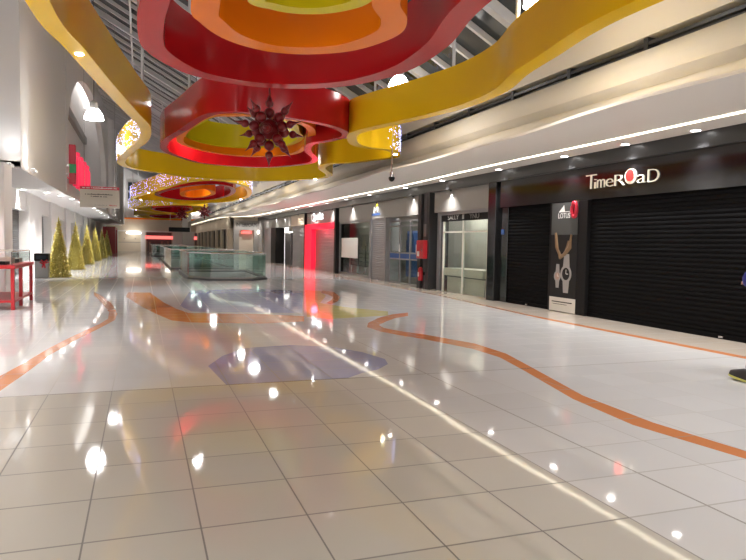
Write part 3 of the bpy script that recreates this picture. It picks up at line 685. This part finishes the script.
for i, (yy, mm, hh, lab) in enumerate([(-.75, 'black', .06, 'black tray at the near end of the red table'), (-.1, 'pale_panel', .14, 'pale box near the middle of the red table'), (.45, 'black', .08, 'black tray at the middle of the red table'), (.95, 'pale_panel', .10, 'pale box at the far end of the red table')]):
    o = thing('display_tray' if mm == 'black' else 'display_box', lab, 'tray' if mm == 'black' else 'box', (-3.15, 17.15+yy, .98))
    MB().box((-.32, -.24, 0), (.32, .24, .02)).box((-.32, -.24, .02), (-.29, .24, hh)).box((.29, -.24, .02), (.32, .24, hh)).box((-.29, -.24, .02), (.29, -.21, hh)).box((-.29, .21, .02), (.29, .24, hh)).build('tray_body', M[mm], o)
    MB().box((-.27, -.19, .02), (.27, .19, hh*.7)).build('lining', M['poster_rose'] if mm != 'black' else M['charcoal'], o)
# litter bins with red bows
def bin_(loc, label):
    t = thing('litter_bin', label, 'bin', loc, 'litter bins with red bows')
    MB().prism([(-.24, -.24), (.24, -.24), (.24, .24), (-.24, .24)], 0, .68).build('body', M['plastic'], t, bevel=.02)
    MB().box((-.26, -.26, .68), (.26, .26, .98)).build('hood', M['black'], t, bevel=.03)
    MB().box((-.18, -.265, .76), (.18, -.255, .9)).build('opening', M['dark_glass'], t)
    b = MB().tube([(.1, -.27, .62), (.2, -.3, .72), (.27, -.27, .64), (.14, -.27, .6)], .028, 6, True).tube([(.1, -.27, .62), (0, -.3, .72), (-.05, -.27, .62), (.06, -.27, .58)], .028, 6, True)
    b.tube([(.1, -.27, .6), (.14, -.28, .4)], .025, 6).tube([(.09, -.27, .6), (.04, -.28, .42)], .025, 6)
    b.build('bow', M['red_paint'], t)
    return t
b0 = bin_((-3.72, 28.6, 0), 'grey litter bin with black hood left of the nearest gold tree')
dup(b0, (-3.62, 19.95 - 2.2, 0), 'litter bin with red bow partly hidden by the red display table')
# the second bin stands behind the table legs
[o for o in COL.objects if o.name == 'litter_bin.001'][0].location = (-4.35, 20.8, 0)

# gold tinsel trees
def tree_mesh():
    R = random.Random(3); b = MB(); H_, R0 = 2.36, .41
    for i in range(2600):
        q = 1-math.sqrt(R.random()); z = q*H_*.985; r = R0*(1-z/H_)*R.uniform(.84, 1.04)+.015; a = R.uniform(0, 2*PI)
        c = Vector((r*math.cos(a), r*math.sin(a), z+.02)); out = Vector((math.cos(a), math.sin(a), R.uniform(-.6, .5))).normalized()
        L = R.uniform(.05, .10); s = out.cross(Vector((R.uniform(-1, 1), R.uniform(-1, 1), R.uniform(-1, 1)))).normalized()*R.uniform(.010, .02)
        b.add([c-s, c+s, c+out*L], [(0, 1, 2)])
    return b
tr = thing('tinsel_tree', 'gold tinsel cone tree nearest the camera, beside the grey bin', 'christmas tree', (-3.2, 29.3, 0), 'gold tinsel trees along the left wall')
MB().lathe([(.38, .0), (.39, .03), (.02, 2.33), (0, 2.36)], n=28).build('cone', M['gold_dark'], tr, smooth=50)
tm = tree_mesh().build('tinsel', M['gold'], tr); tm['kind'] = 'stuff'
b = MB()
for i in range(60):
    q = 1-math.sqrt(random.random()); a = random.uniform(0, 2*PI); r = .41*(1-q)+.03; b.ball((r*math.cos(a), r*math.sin(a), q*2.3+.05), .007, 4)
fl_ = b.build('tree_lights', M['fairy_warm'], tr); fl_['kind'] = 'stuff'
MB().lathe([(0, 2.3), (.03, 2.36), (.012, 2.42), (0, 2.5)], n=10).build('finial', M['gold'], tr)
for i, (y_, x_) in enumerate(((36.5, -3.2), (43.8, -3.2), (51.5, -3.2), (59.0, -3.15), (66.5, -3.1))):
    dup(tr, (x_, y_, 0), '%s gold tinsel cone tree in the row, counted from the grey bin' % words[i+1], i*1.1)
# red kiosk beyond the trees
kk = thing('kiosk', 'red shop booth at the far end of the gold trees', 'kiosk', (-3.2, 80, 0))
MB().box((-.8, -3.2, 0), (.5, -2.6, 2.75)).build('front_pillar', M['red_paint'], kk)
MB().box((-.8, 2.6, 0), (.5, 3.2, 2.75)).build('rear_pillar', M['red_paint'], kk)
MB().box((-.8, -3.2, 2.75), (.5, 3.2, 3.0)).build('header', M['red_paint'], kk)
MB().box((-.7, -2.5, 0), (.3, 2.5, .95)).build('counter', M['red_paint'], kk)

# ------------------------------------------------------------------ far end
fw = MB().box((-6, 95, 4.6), (13, 95.5, 12.6)).box((-6, 94.6, 2.7), (10, 95.5, 4.6)).box((-6, 94.6, 0), (-3, 95.5, 2.7)).box((-.1, 94.6, 0), (.5, 95.5, 2.7)).box((4.1, 94.6, 0), (7.0, 95.5, 2.7)).box((9.6, 94.6, 0), (10.4, 95.5, 2.7))
struct(fw.build('wall_far', M['white_wall']))
struct(MB().box((-6, 94.3, 2.9), (10, 94.6, 4.4)).build('wall_far_fascia', M['beige']))
co = struct(MB().box((-4.5, 94.0, 4.4), (10, 94.4, 4.62)).build('trim_2', M['orange']))
for q, lab in ((.5, 'left'), (7.0, 'right')):  # unseen uplights added to brighten the upper end wall
    t = thing('wall_uplight', 'added fill uplight on the orange ledge of the far end wall, '+lab, 'uplight', (q, 94.0, 4.64))
    MB().box((-.3, -.1, -.02), (.3, .1, .1)).build('housing', M['white_ink'], t)
    lamp('uplight_beam', 'SPOT', (0, -.15, .16), 700, t, (1, .98, .95), .1, 150, .9, (PI, 0, 0))
fs = thing('roller_shutter', 'pale closed double shutter at the far left end of the mall', 'shutter', (-1.5, 94.7, 0), 'roller shutters of the closed shops')
MB().box((-1.5, 0, 0), (1.4, .1, 2.7)).build('slat_curtain', M['beige'], fs); MB().box((-1.5, -.02, 1.2), (1.4, 0, 1.28)).build('mid_rail', M['taupe'], fs)
for xx in (-.7, .7): MB().lathe([(0, -.03), (.09, -.03), (.09, 0), (0, 0)], (xx, 0, 1.75), 12, 'y').build('vent', M['taupe'], fs)
for (xa, xb, lab) in ((.5, 4.1, 'left'), (7.0, 9.6, 'right')):
    o = thing('far_shop', 'small far end shop under a red lit band, %s of the two' % lab, 'shop front', (xa, 94.7, 0))
    w_ = xb-xa
    MB().box((0, .6, 0), (w_, .7, 2.7)).build('back_wall', M['charcoal'], o)
    MB().box((0, -.2, 1.75), (w_, 0, 2.2)).build('sign_band', M['sign_red'], o)
    b = MB()
    for i in range(9): b.box((w_*i/9+.05, .1, 0), (w_*(i+.8)/9, .4, random.uniform(.8, 1.6)))
    g_ = b.build('goods', M['rubble'], o); g_['kind'] = 'stuff'
    for q in (0, w_-.12): MB().box((q, -.05, 0), (q+.12, .1, 2.7)).build('frame', M['beige'], o)
for (za, zb, lab) in ((8.4, 9.4, 'upper'), (6.9, 8.0, 'lower')):
    o = thing('wall_window', '%s small dark square window high on the far end wall' % lab, 'window', (-1.05, 94.95, za))
    MB().box((-.62, -.02, 0), (.62, .06, zb-za)).build('pane', M['dark_glass'], o)
    MB().box((-.68, -.04, -.06), (.68, .04, 0)).box((-.68, -.04, zb-za), (.68, .04, zb-za+.06)).box((-.68, -.04, 0), (-.62, .04, zb-za)).box((.62, -.04, 0), (.68, .04, zb-za)).build('frame', M['charcoal'], o)
o = thing('ceiling_lamp', 'wide white glowing lamp over the far left shutter', 'lamp', (-1.0, 93.6, 2.1+.45))
MB().lathe([(0, -.25), (.95, -.15), (1.0, .05), (.9, .1), (0, .1)], n=24).build('diffuser', M['soft_lamp'], o)
MB().box((-.05, .0, -.05), (.05, .75, .05)).build('bracket', M['steel'], o)
struct(MB().box((4.55, 79.6, 0), (5.55, 80.6, 6.0)).build('pillar_far_white', M['white_wall'], bevel=.03))
o = thing('hanging_sign', 'dark unlit board hanging in front of the far white column', 'sign', (3.7, 70, 2.5))
MB().box((-1.05, -.06, 0), (1.05, .06, .46)).build('board', M['black'], o)
MB().tube([(-.9, 0, .46), (-.9, 0, rz(2.8)-2.5)], .02, 6).tube([(.9, 0, .46), (.9, 0, rz(4.6)-2.5)], .02, 6).build('hanger_wire', M['steel'], o)

# ------------------------------------------------------------------ glass balustrades round the floor openings
def balustrade(P, label, nside):
    cx = sum(p[0] for p in P)/len(P); cy = sum(p[1] for p in P)/len(P)
    t = thing('glass_balustrade', label, 'balustrade', (cx, cy, 0), 'glass balustrades round the floor openings')
    Q = [Vector((p[0]-cx, p[1]-cy)) for p in P]
    def off(d):
        return [(q*(1+d/q.length)) for q in Q]
    o_, i_ = off(.22), off(.02); n = len(Q)
    b = MB(); vs = [(*p, z) for z in (0, .07) for L in (o_, i_) for p in L]
    for i in range(n):
        j = (i+1) % n
        b.f += []
    fsq = []
    for i in range(n):
        j = (i+1) % n
        fsq += [(i, j, 2*n+j, 2*n+i), (n+i, 3*n+i, 3*n+j, n+j), (2*n+i, 2*n+j, 3*n+j, 3*n+i), (i, n+i, n+j, j)]
    b.add(vs, fsq); b.build('kerb', M['charcoal'], t)
    o2 = off(.16)
    kb = MB(); vs = [(*p, z) for z in (.07, .13) for L in (off(.17), off(.03)) for p in L]; kb.add(vs, fsq); kb.build('kerb_cap', M['plastic'], t)
    g = off(.10)
    for i in range(n):
        a, c = g[i], g[(i+1) % n]; L = (c-a).length; k_ = max(1, round(L/1.3)); d = (c-a)/k_; nn = Vector((-d.y, d.x)).normalized()*.008
        for q in range(k_):
            s_ = a+d*(q+.012); e_ = a+d*(q+.988)
            vs = [(*(s_-nn), .13), (*(e_-nn), .13), (*(e_+nn), .13), (*(s_+nn), .13), (*(s_-nn), 1.07), (*(e_-nn), 1.07), (*(e_+nn), 1.07), (*(s_+nn), 1.07)]
            MB().add(vs, [(0, 3, 2, 1), (4, 5, 6, 7), (0, 1, 5, 4), (1, 2, 6, 5), (2, 3, 7, 6), (3, 0, 4, 7)]).build('glass_panel', M['green_glass'], t)
    MB().tube([(*p, 1.10) for p in g], .028, 8, True).build('handrail', M['steel'], t)
    return t
balustrade(voids[0], 'green glass balustrade round the nearest floor opening', 6)
balustrade(voids[1], 'long glass balustrade round the opening behind the nearest one', 4)
balustrade(voids[2], 'farthest glass balustrade, before the far white column', 4)

# ------------------------------------------------------------------ ceiling ribbons
ZB = 4.3
def ribbon(name, label, pts, m, rods=(), h=.8, w=.27, zb=ZB, n=10, group='lacquered ribbons hung below the skylight', lights=()):
    S = spline(pts, n); k_ = len(S)
    cx = sum(p.x for p in S)/k_; cy = sum(p.y for p in S)/k_
    t = thing(name, label, 'ceiling decoration', (cx, cy, zb), group)
    b = MB(); vs = []
    for i, p in enumerate(S):
        d = (S[(i+1) % k_]-S[i-1]).normalized(); nn = Vector((-d.y, d.x))*w/2
        for q in (p-nn, p+nn):
            vs += [(q.x-cx, q.y-cy, 0), (q.x-cx, q.y-cy, h)]
    fs_ = []
    for i in range(k_):
        j = (i+1) % k_; A, B = 4*i, 4*j
        fs_ += [(A, B, B+1, A+1), (A+2, A+3, B+3, B+2), (A, A+2, B+2, B), (A+1, B+1, B+3, A+3)]
    b.add(vs, fs_); b.build('band', m, t, smooth=40)
    for q in rods:
        p = S[int(q*k_) % k_]; MB().tube([(p.x-cx, p.y-cy, h-.05), (p.x-cx, p.y-cy, rz(p.x)-.1-zb)], .035, 8).build('hanger_rod', M['roof_bar'], t)
    for q in lights:
        p = S[int(q*k_) % k_]
        MB().lathe([(0, -.012), (.055, -.012), (.065, 0), (0, 0)], (p.x-cx, p.y-cy, 0), 14).build('recessed_light', M['lamp'], t)
    return t
def P(*L): return [at(x, y, ZB) for x, y in L]
yel = P((38, 2), (76, 50), (107, 86), (131, 112), (145, 128), (143, 141), (129, 152), (121, 162), (130, 168), (160, 173), (204, 178.5), (258, 181), (309, 179.5), (329, 176), (322, 168.5), (330, 164), (350, 163), (376, 160), (394, 157.3), (393, 151.5), (378, 148.8), (366, 147.6), (354, 143.2), (354, 134), (376, 127.6), (402, 122), (430, 115.5), (468, 105), (500, 91), (520, 74), (548, 56), (605, 21))
yel += [(5.25, 4.0), (4.6, .5), (2.2, -1.5), (-.2, .0), (-1.1, 3.0)]
ribbon('ceiling_ribbon', 'big outermost yellow wavy ribbon framing the red and orange rings', yel, M['yellow'], (.0, .04, .1, .3, .55, .72, .78), lights=(.03, .33, .5))
red1 = P((151, 38), (156, 50), (176, 64), (202, 75), (250, 84), (300, 86.5), (350, 83), (398, 70), (436, 46), (464, 12)) + [(3.3, 4.9), (2.4, 3.4), (1.2, 3.4), (.55, 4.6)]+P((163, -45), (155, 0), (151, 18))
ribbon('ceiling_ribbon', 'big red ring nearest the camera, outside the orange ring', red1, M['red'], (.05, .3, .65), w=.32)
or1 = P((205, 8), (212, 22), (235, 38), (271, 48.5), (310, 51), (350, 47), (386, 34), (394, 20), (386, 2)) + [(2.4, 6.0), (1.9, 5.2), (1.2, 5.3), (.7, 6.2)]
ribbon('ceiling_ribbon', 'orange ring inside the nearest big red ring', or1, M['orange'], (.2, .7), h=.75, w=.32)
yl1 = P((257, -2), (275, 7), (300, 11), (330, 10), (360, 2)) + [(2.25, 6.6), (1.9, 6.1), (1.5, 6.2)]
ribbon('ceiling_ribbon', 'small yellow ring at the centre of the nearest rings', yl1, M['lime'], (.3,), h=.75, w=.2)
red2 = P((183, 131), (207, 116.5), (236, 113.5), (260, 116), (306, 122), (336, 129), (346, 136.5), (330, 141.5), (311, 145), (308, 152), (315, 160), (303, 165), (260, 168), (207, 164.5), (181, 158), (165, 151), (166, 142))
ribbon('ceiling_ribbon', 'second red ring, just behind the hanging red star', red2, M['red'], (.02, .2, .6), lights=(), w=.2, zb=ZB+.02)
def PZ(z, *L): return [at(x, y, z) for x, y in L]
or2 = [(1.35, 16.2), (2.0, 15.4), (2.9, 15.2), (3.8, 15.8), (4.35, 17.2)]+PZ(4.5, (303, 149), (287, 155), (247, 156.5), (207, 151.5), (180, 141))
ribbon('ceiling_ribbon', 'orange ring inside the second red ring', or2, M['orange'], (.1, .6), h=.6, w=.2, zb=4.5)
gr2 = [(1.55, 17.2), (2.0, 16.4), (2.9, 16.2), (3.7, 16.8), (4.1, 18.0)]+PZ(4.7, (300, 139), (284, 146), (247, 148), (210, 145), (183, 136))
ribbon('ceiling_ribbon', 'yellow green ring inside the second orange ring', gr2, M['lime'], (.3,), h=.75, w=.18, zb=4.7)
y3 = [(3.3, 29.9), (2.0, 31.4), (1.0, 36.5), (-.4, 44.0), (-.3, 46.5), (1.6, 47.5), (2.6, 50), (3.6, 50), (4.4, 47.5), (5.6, 45), (6.0, 39.5), (4.9, 32.5)]
ribbon('ceiling_ribbon', 'yellow ribbon strung with fairy lights behind the second red ring', y3, M['yellow'], (.0, .3, .7), lights=(.2, .35, .8))
r3 = [(3.3, 33), (1.9, 36), (.9, 42), (1.8, 45.5), (3.2, 46.8), (4.6, 44.5), (5.0, 39), (4.4, 34.5)]
ribbon('ceiling_ribbon', 'red ring inside the fairy lit yellow ribbon', r3, M['red'], (.2, .7), zb=ZB+.1)
o3 = [(3.2, 36), (2.3, 39), (2.6, 43), (3.5, 43.5), (4.0, 39.5)]
ribbon('ceiling_ribbon', 'orange ring inside the red ring of the fairy lit ribbon', o3, M['orange'], (.2,), zb=ZB+.1)
y4 = [(2.4, 52.2), (.4, 55.5), (-.9, 59.5), (.3, 64), (1.6, 68), (3.2, 69), (4.3, 66), (5.0, 60), (4.9, 53.5), (3.8, 51.8)]
ribbon('ceiling_ribbon', 'farther yellow ribbon over the long balustrade', y4, M['yellow'], (.1, .6), lights=(.25,))
r4 = [(2.5, 54.5), (1.0, 58), (1.2, 62), (2.6, 65.5), (3.6, 64), (4.1, 59), (3.6, 55)]
ribbon('ceiling_ribbon', 'red ring inside the farther yellow ribbon', r4, M['red'], (.1, .6))
y5 = [(2.4, 71), (.4, 74), (-.7, 79), (.6, 85), (2.8, 87), (4.4, 84), (5.0, 78), (4.2, 72)]
ribbon('ceiling_ribbon', 'farthest yellow ribbon toward the end wall', y5, M['yellow'], (.1, .6))
r5 = [(2.4, 73.5), (1.0, 77), (1.6, 82), (3.2, 83.5), (4.0, 79), (3.6, 74.5)]
ribbon('ceiling_ribbon', 'red ring inside the farthest yellow ribbon', r5, M['red'], (.1, .6))

# fairy light nets on the bulges of the yellow ribbons
def fairy(pts, a, b, side, label, count, z0=ZB+.03, z1=ZB+.78, w=.27, r=.013, m='fairy'):
    S = spline(pts, 10); k_ = len(S); B = MB(); R = random.Random(hash(label) % 999 if False else count)
    for _ in range(count):
        u = (a+(b-a)*R.random())*k_; i = int(u) % k_; p = S[i].lerp(S[(i+1) % k_], u-int(u)); d = (S[(i+1) % k_]-S[i-1]).normalized(); nn = Vector((-d.y, d.x))*side*(w/2+.012)
        B.add(*octa((p.x+nn.x, p.y+nn.y, R.uniform(z0, z1)), r))
    return tag(B.build('fairy_lights', M[m]), label, 'string lights', None, 'stuff')
def octa(c, r):
    x, y, z = c
    return [(x+r, y, z), (x-r, y, z), (x, y+r, z), (x, y-r, z), (x, y, z+r), (x, y, z-r)], [(0, 2, 4), (2, 1, 4), (1, 3, 4), (3, 0, 4), (2, 0, 5), (1, 2, 5), (3, 1, 5), (0, 3, 5)]
N_ = len(yel)
fairy(yel, 4.3/N_, 7.2/N_, 1, 'blue white fairy lights on the left bulge of the big yellow ribbon', 220)
fairy(yel, 18.0/N_, 19.6/N_, 1, 'fairy lights on the right bulge of the big yellow ribbon', 120)
fairy(y3, 0/12, 3.6/12, 1, 'fairy lights along the front of the yellow ribbon behind the red rings', 420)
fairy(y3, 10.2/12, 11.9/12, 1, 'blue fairy lights at the right end of the second yellow ribbon', 160)
fairy(y4, 0/10, 2.4/10, 1, 'fairy lights on the farther yellow ribbon', 260)
lamp('fairy_glow_left', 'POINT', (at(122, 152, 4.7)[0]-.3, at(126, 153, 4.7)[1]-1.2, 4.65), 12, None, (.95, .93, .9), .15)
lamp('fairy_glow_right', 'POINT', (at(378, 146, 4.7)[0]+.1, at(378, 146, 4.7)[1]-.9, 4.6), 16, None, (1, .95, .7), .15)

# star ornaments of red baubles
def star(loc, label, s, top):
    t = thing('star_ornament', label, 'ornament', loc, 'red bauble stars hung below the ribbons')
    MB().ball((0, 0, 0), .19*s, 12).build('core', M['cranberry'], t, smooth=60)
    dirs = []
    for x in (-1, 0, 1):
        for y in (-1, 0, 1):
            for z in (-1, 0, 1):
                if (x, y, z) != (0, 0, 0) and abs(x)+abs(y)+abs(z) != 2: dirs.append(Vector((x, y, z)).normalized())
    rot = Matrix.Rotation(.35, 3, 'Z') @ Matrix.Rotation(.12, 3, 'Y')
    dirs = [Vector((0, 0, 1)), Vector((0, 0, -1))]
    for k_ in range(6): dirs.append(Vector((math.cos(k_*PI/3+.2), math.sin(k_*PI/3+.2), .12 if k_ % 2 else -.1)).normalized())
    for k_ in range(4):
        dirs.append(Vector((math.cos(k_*PI/2+.7), math.sin(k_*PI/2+.7), .85)).normalized()); dirs.append(Vector((math.cos(k_*PI/2+.5), math.sin(k_*PI/2+.5), -.85)).normalized())
    for d in dirs:
        q = d.to_track_quat('Z', 'Y').to_matrix()
        b = MB()
        for c_, r_ in ((.30, .098), (.48, .075)):
            b.ball((0, 0, c_*s), r_*s, 8)
        b.lathe([(.012*s, .15*s), (.012*s, .6*s)], n=6)
        b.lathe([(0, .5*s), (.045*s, .55*s), (.02*s, .62*s), (0, .74*s)], n=8)
        b.v = [tuple(q @ Vector(v)) for v in b.v]
        b.build('arm', M['cranberry'], t, smooth=50)
    MB().tube([(0, 0, .6*s), (0, 0, top-loc[2])], .02, 6).build('rod', M['cranberry'], t)
    return t
star((2.26, 12.2, 3.70), 'big dark red bauble star hanging below the nearest rings', 1.0, rz(2.26)-.005)
star((3.05, 54.0, 3.72), 'small far bauble star, left of the two beyond the balustrades', .9, rz(3.05)-.005)
star((4.35, 49.0, 3.76), 'small far bauble star, right of the two beyond the balustrades', .9, rz(4.35)-.005)

# ------------------------------------------------------------------ pendant lamps
pd = thing('pendant_lamp', 'white glowing bell pendant lamp above the left side of the ribbons', 'lamp', (-1.32, 21.0, 5.12), 'bell pendant lamps under the skylight')
MB().lathe([(.27, 0), (.25, .12), (.18, .24), (.13, .30)], n=24).build('bell_shade', M['lamp'], pd, smooth=60)
MB().lathe([(.12, .28), (.12, .5), (.04, .55), (0, .56)], n=16).build('ballast', M['plastic'], pd, smooth=40)
MB().tube([(0, 0, .55), (0, 0, rz(-1.32)-5.10)], .012, 6).build('cord', M['charcoal'], pd)
lamp('pendant_bulb', 'SPOT', (0, 0, -.08), PENDANT_W, pd, (1, .975, .945), .24, 165, 1)
for i, y_ in enumerate((-2, 4, 10)): dup(pd, (-1.32, y_, 5.12), 'bell pendant lamp of the left row, '+('behind the camera', 'above and left of the camera', 'left of the picture, before the visible one')[i])
def right_pd():
    r = dup(pd, (5.98, 15.0, 5.42), 'round white pendant lamp just above the right yellow ribbon')
    c = [q for q in r.children if q.name.startswith('cord')][0]
    me = MB().tube([(0, 0, .55), (0, 0, rz(5.98)-5.40)], .012, 6); old = c; n_ = me.build('cord', M['charcoal'], r); bpy.data.objects.remove(old)
    return r
rp_ = right_pd()
for i, y_ in enumerate((-3, 3, 9, 30.5, 36, 41, 46.5, 51, 58, 66, 74)):
    dup(rp_, (5.98, y_, 5.42), ('bell pendant lamp over the ribbons, '+('behind the camera', 'out of view at the near end', 'cut by the top picture edge', 'second', 'third', 'fourth', 'fifth', 'sixth', 'seventh', 'eighth', 'ninth', 'tenth')[i]+(' beyond the ribbon' if i > 2 else '')))

def fill_pendant(loc, label):  # extra lamps among the rings, added to brighten the far ribbon bands
    q = dup(pd, loc, label)
    c = [k_ for k_ in q.children if k_.name.startswith('cord')][0]; bpy.data.objects.remove(c)
    MB().tube([(0, 0, .55), (0, 0, rz(loc[0])-loc[2]+.02)], .012, 6).build('cord', M['charcoal'], q)
fill_pendant((1.7, 22.2, 5.7), 'added bell shaped fill lamp above the far part of the second red ring')
fill_pendant((2.6, 40.5, 6.0), 'added bell shaped fill lamp above the orange ring of the fairy lit ribbon')
# ------------------------------------------------------------------ person walking at the right edge
def skin(name, chain, m, parent, sub=2):
    """chain: list of (point, radius, parent index)"""
    me = bpy.data.meshes.new(name); me.from_pydata([c[0] for c in chain], [(c[2], i) for i, c in enumerate(chain) if c[2] is not None], [])
    o = bpy.data.objects.new(name, me); COL.objects.link(o)
    sk = o.modifiers.new('skin', 'SKIN'); sk.use_smooth_shade = True
    for i, c in enumerate(chain):
        r = c[1] if isinstance(c[1], tuple) else (c[1], c[1]); me.skin_vertices[0].data[i].radius = r
    me.skin_vertices[0].data[0].use_root = True
    ss = o.modifiers.new('subsurf', 'SUBSURF'); ss.levels = sub; ss.render_levels = sub
    me.materials.append(m); o.parent = parent
    return o
pe = thing('person', 'person in a blue jacket walking away, mostly beyond the right picture edge', 'person', (6.955, 5.47, 0), rz=-.12)
# local frame: +y is the walking direction, x to the walker's right
body = skin('body', [((0, 0, .95), (.15, .11), None), ((0, .01, 1.12), (.145, .10), 0), ((0, .02, 1.30), (.175, .115), 1), ((0, .01, 1.45), (.12, .085), 2), ((0, .02, 1.53), .055, 3), ((0, .04, 1.60), (.07, .08), 4), ((0, .045, 1.69), (.078, .095), 5), ((0, .035, 1.77), (.06, .07), 6)], M['skin'], pe)
jk = skin('jacket', [((0, 0, .92), (.18, .135), None), ((0, .01, 1.12), (.175, .13), 0), ((0, .02, 1.32), (.205, .14), 1), ((0, .01, 1.46), (.11, .09), 2),
    ((-.19, .01, 1.43), .08, 2), ((-.385, .0, 1.27), .08, 4), ((-.20, .20, 1.20), .055, 5), ((.19, .01, 1.43), .08, 2), ((.26, -.02, 1.16), .066, 7), ((.25, .14, .98), .055, 8)], M['jacket'], pe)
tz = skin('trousers', [((0, 0, .93), (.165, .125), None), ((-.10, .02, .84), .098, 0), ((-.05, .16, .48), .07, 1), ((-.09, .24, .13), .055, 2), ((.10, -.03, .84), .098, 0), ((.11, -.06, .48), .072, 4), ((.11, -.36, .18), .058, 5)], M['trouser'], pe)
def hand(base, d, side, m, parent):
    d = Vector(d).normalized(); s = Vector((side, 0, 0)); dn = Vector((0, 0, -1)); B = Vector(base)
    ch = [(tuple(B), .026, None), (tuple(B+d*.045), (.034, .018), 0)]
    pal = skin('hand', ch, m, parent, 1)
    for k_, (o_, L) in enumerate(((-.028, .070), (-.010, .080), (.009, .075), (.027, .058))):
        a = B+d*.05+dn.cross(d)*o_; skin('finger', [(tuple(a), .0095, None), (tuple(a+d*L*.5+dn*.006), .0088, 0), (tuple(a+d*L*.8+dn*.025), .008, 1), (tuple(a+d*L*.85+dn*.045), .007, 2)], m, pal, 1)
    a = B+d*.01+dn.cross(d)*(-.03*side); skin('thumb', [(tuple(a), .011, None), (tuple(a+d*.03+dn.cross(d)*(-.02*side)), .0105, 0), (tuple(a+d*.055+dn.cross(d)*(-.022*side)), .009, 1)], m, pal, 1)
hand((-.16, .26, 1.21), (.5, 1, .1), -1, M['skin'], pe)
hand((.25, .18, .94), (0, .6, -.7), 1, M['skin'], pe)
hb = MB().ball((0, .02, 1.735), .108, 14); hb.v = [(x, y if y < .08 else .08, max(z, 1.66+(.05 if y > .03 else 0))) for x, y, z in hb.v]
hb.build('hair', M['hair'], pe, smooth=80)
fcb = MB()
for sx in (-1, 1): fcb.ball((sx*.033, .128, 1.69), .011, 6)
fcb.build('eye', M['white_ink'], pe)
MB().add([(-.012, .132, 1.655), (.012, .132, 1.655), (0, .158, 1.66), (0, .13, 1.70)], [(0, 1, 2), (0, 2, 3), (1, 3, 2)]).build('nose', M['skin'], pe)
MB().box((-.022, .125, 1.625), (.022, .135, 1.634)).build('mouth', M['poster_rose'], pe)
eb_ = MB()
for sx in (-1, 1): eb_.ball((sx*.083, .03, 1.68), .022, 6)
eb_.build('ear', M['skin'], pe, smooth=80)
def shoe(x, y, z, pitch):
    e = bpy.data.objects.new('shoe', None)
    b = MB(); prof_ = [(-.10, .036, .11), (-.08, .044, .13), (0, .048, .12), (.08, .052, .09), (.14, .049, .07), (.19, .030, .05)]
    vs = []
    for yy_, w_, h_ in prof_:
        for k_ in range(9):
            a = PI*k_/8; vs.append((w_*math.cos(a), yy_, .022+h_*math.sin(a)))
    nn_ = 9; fs_ = [(i*nn_+k_, i*nn_+k_+1, (i+1)*nn_+k_+1, (i+1)*nn_+k_) for i in range(len(prof_)-1) for k_ in range(nn_-1)]
    fs_ += [tuple(range(nn_)), tuple((len(prof_)-1)*nn_+k_ for k_ in range(nn_))]
    b.add(vs, fs_); o = b.build('shoe', M['shoe'], pe, smooth=60)
    o.location = (x, y, z); o.rotation_euler.x = pitch
    sb2 = MB(); out = [(w_+.004, yy_) for yy_, w_, h_ in prof_]+[(-w_-.004, yy_) for yy_, w_, h_ in reversed(prof_)]
    sb2.prism(out, 0, .024).build('sole', M['sole'], o)
shoe(-.12, .30, .02, .10); shoe(.11, -.36, .07, -.6)
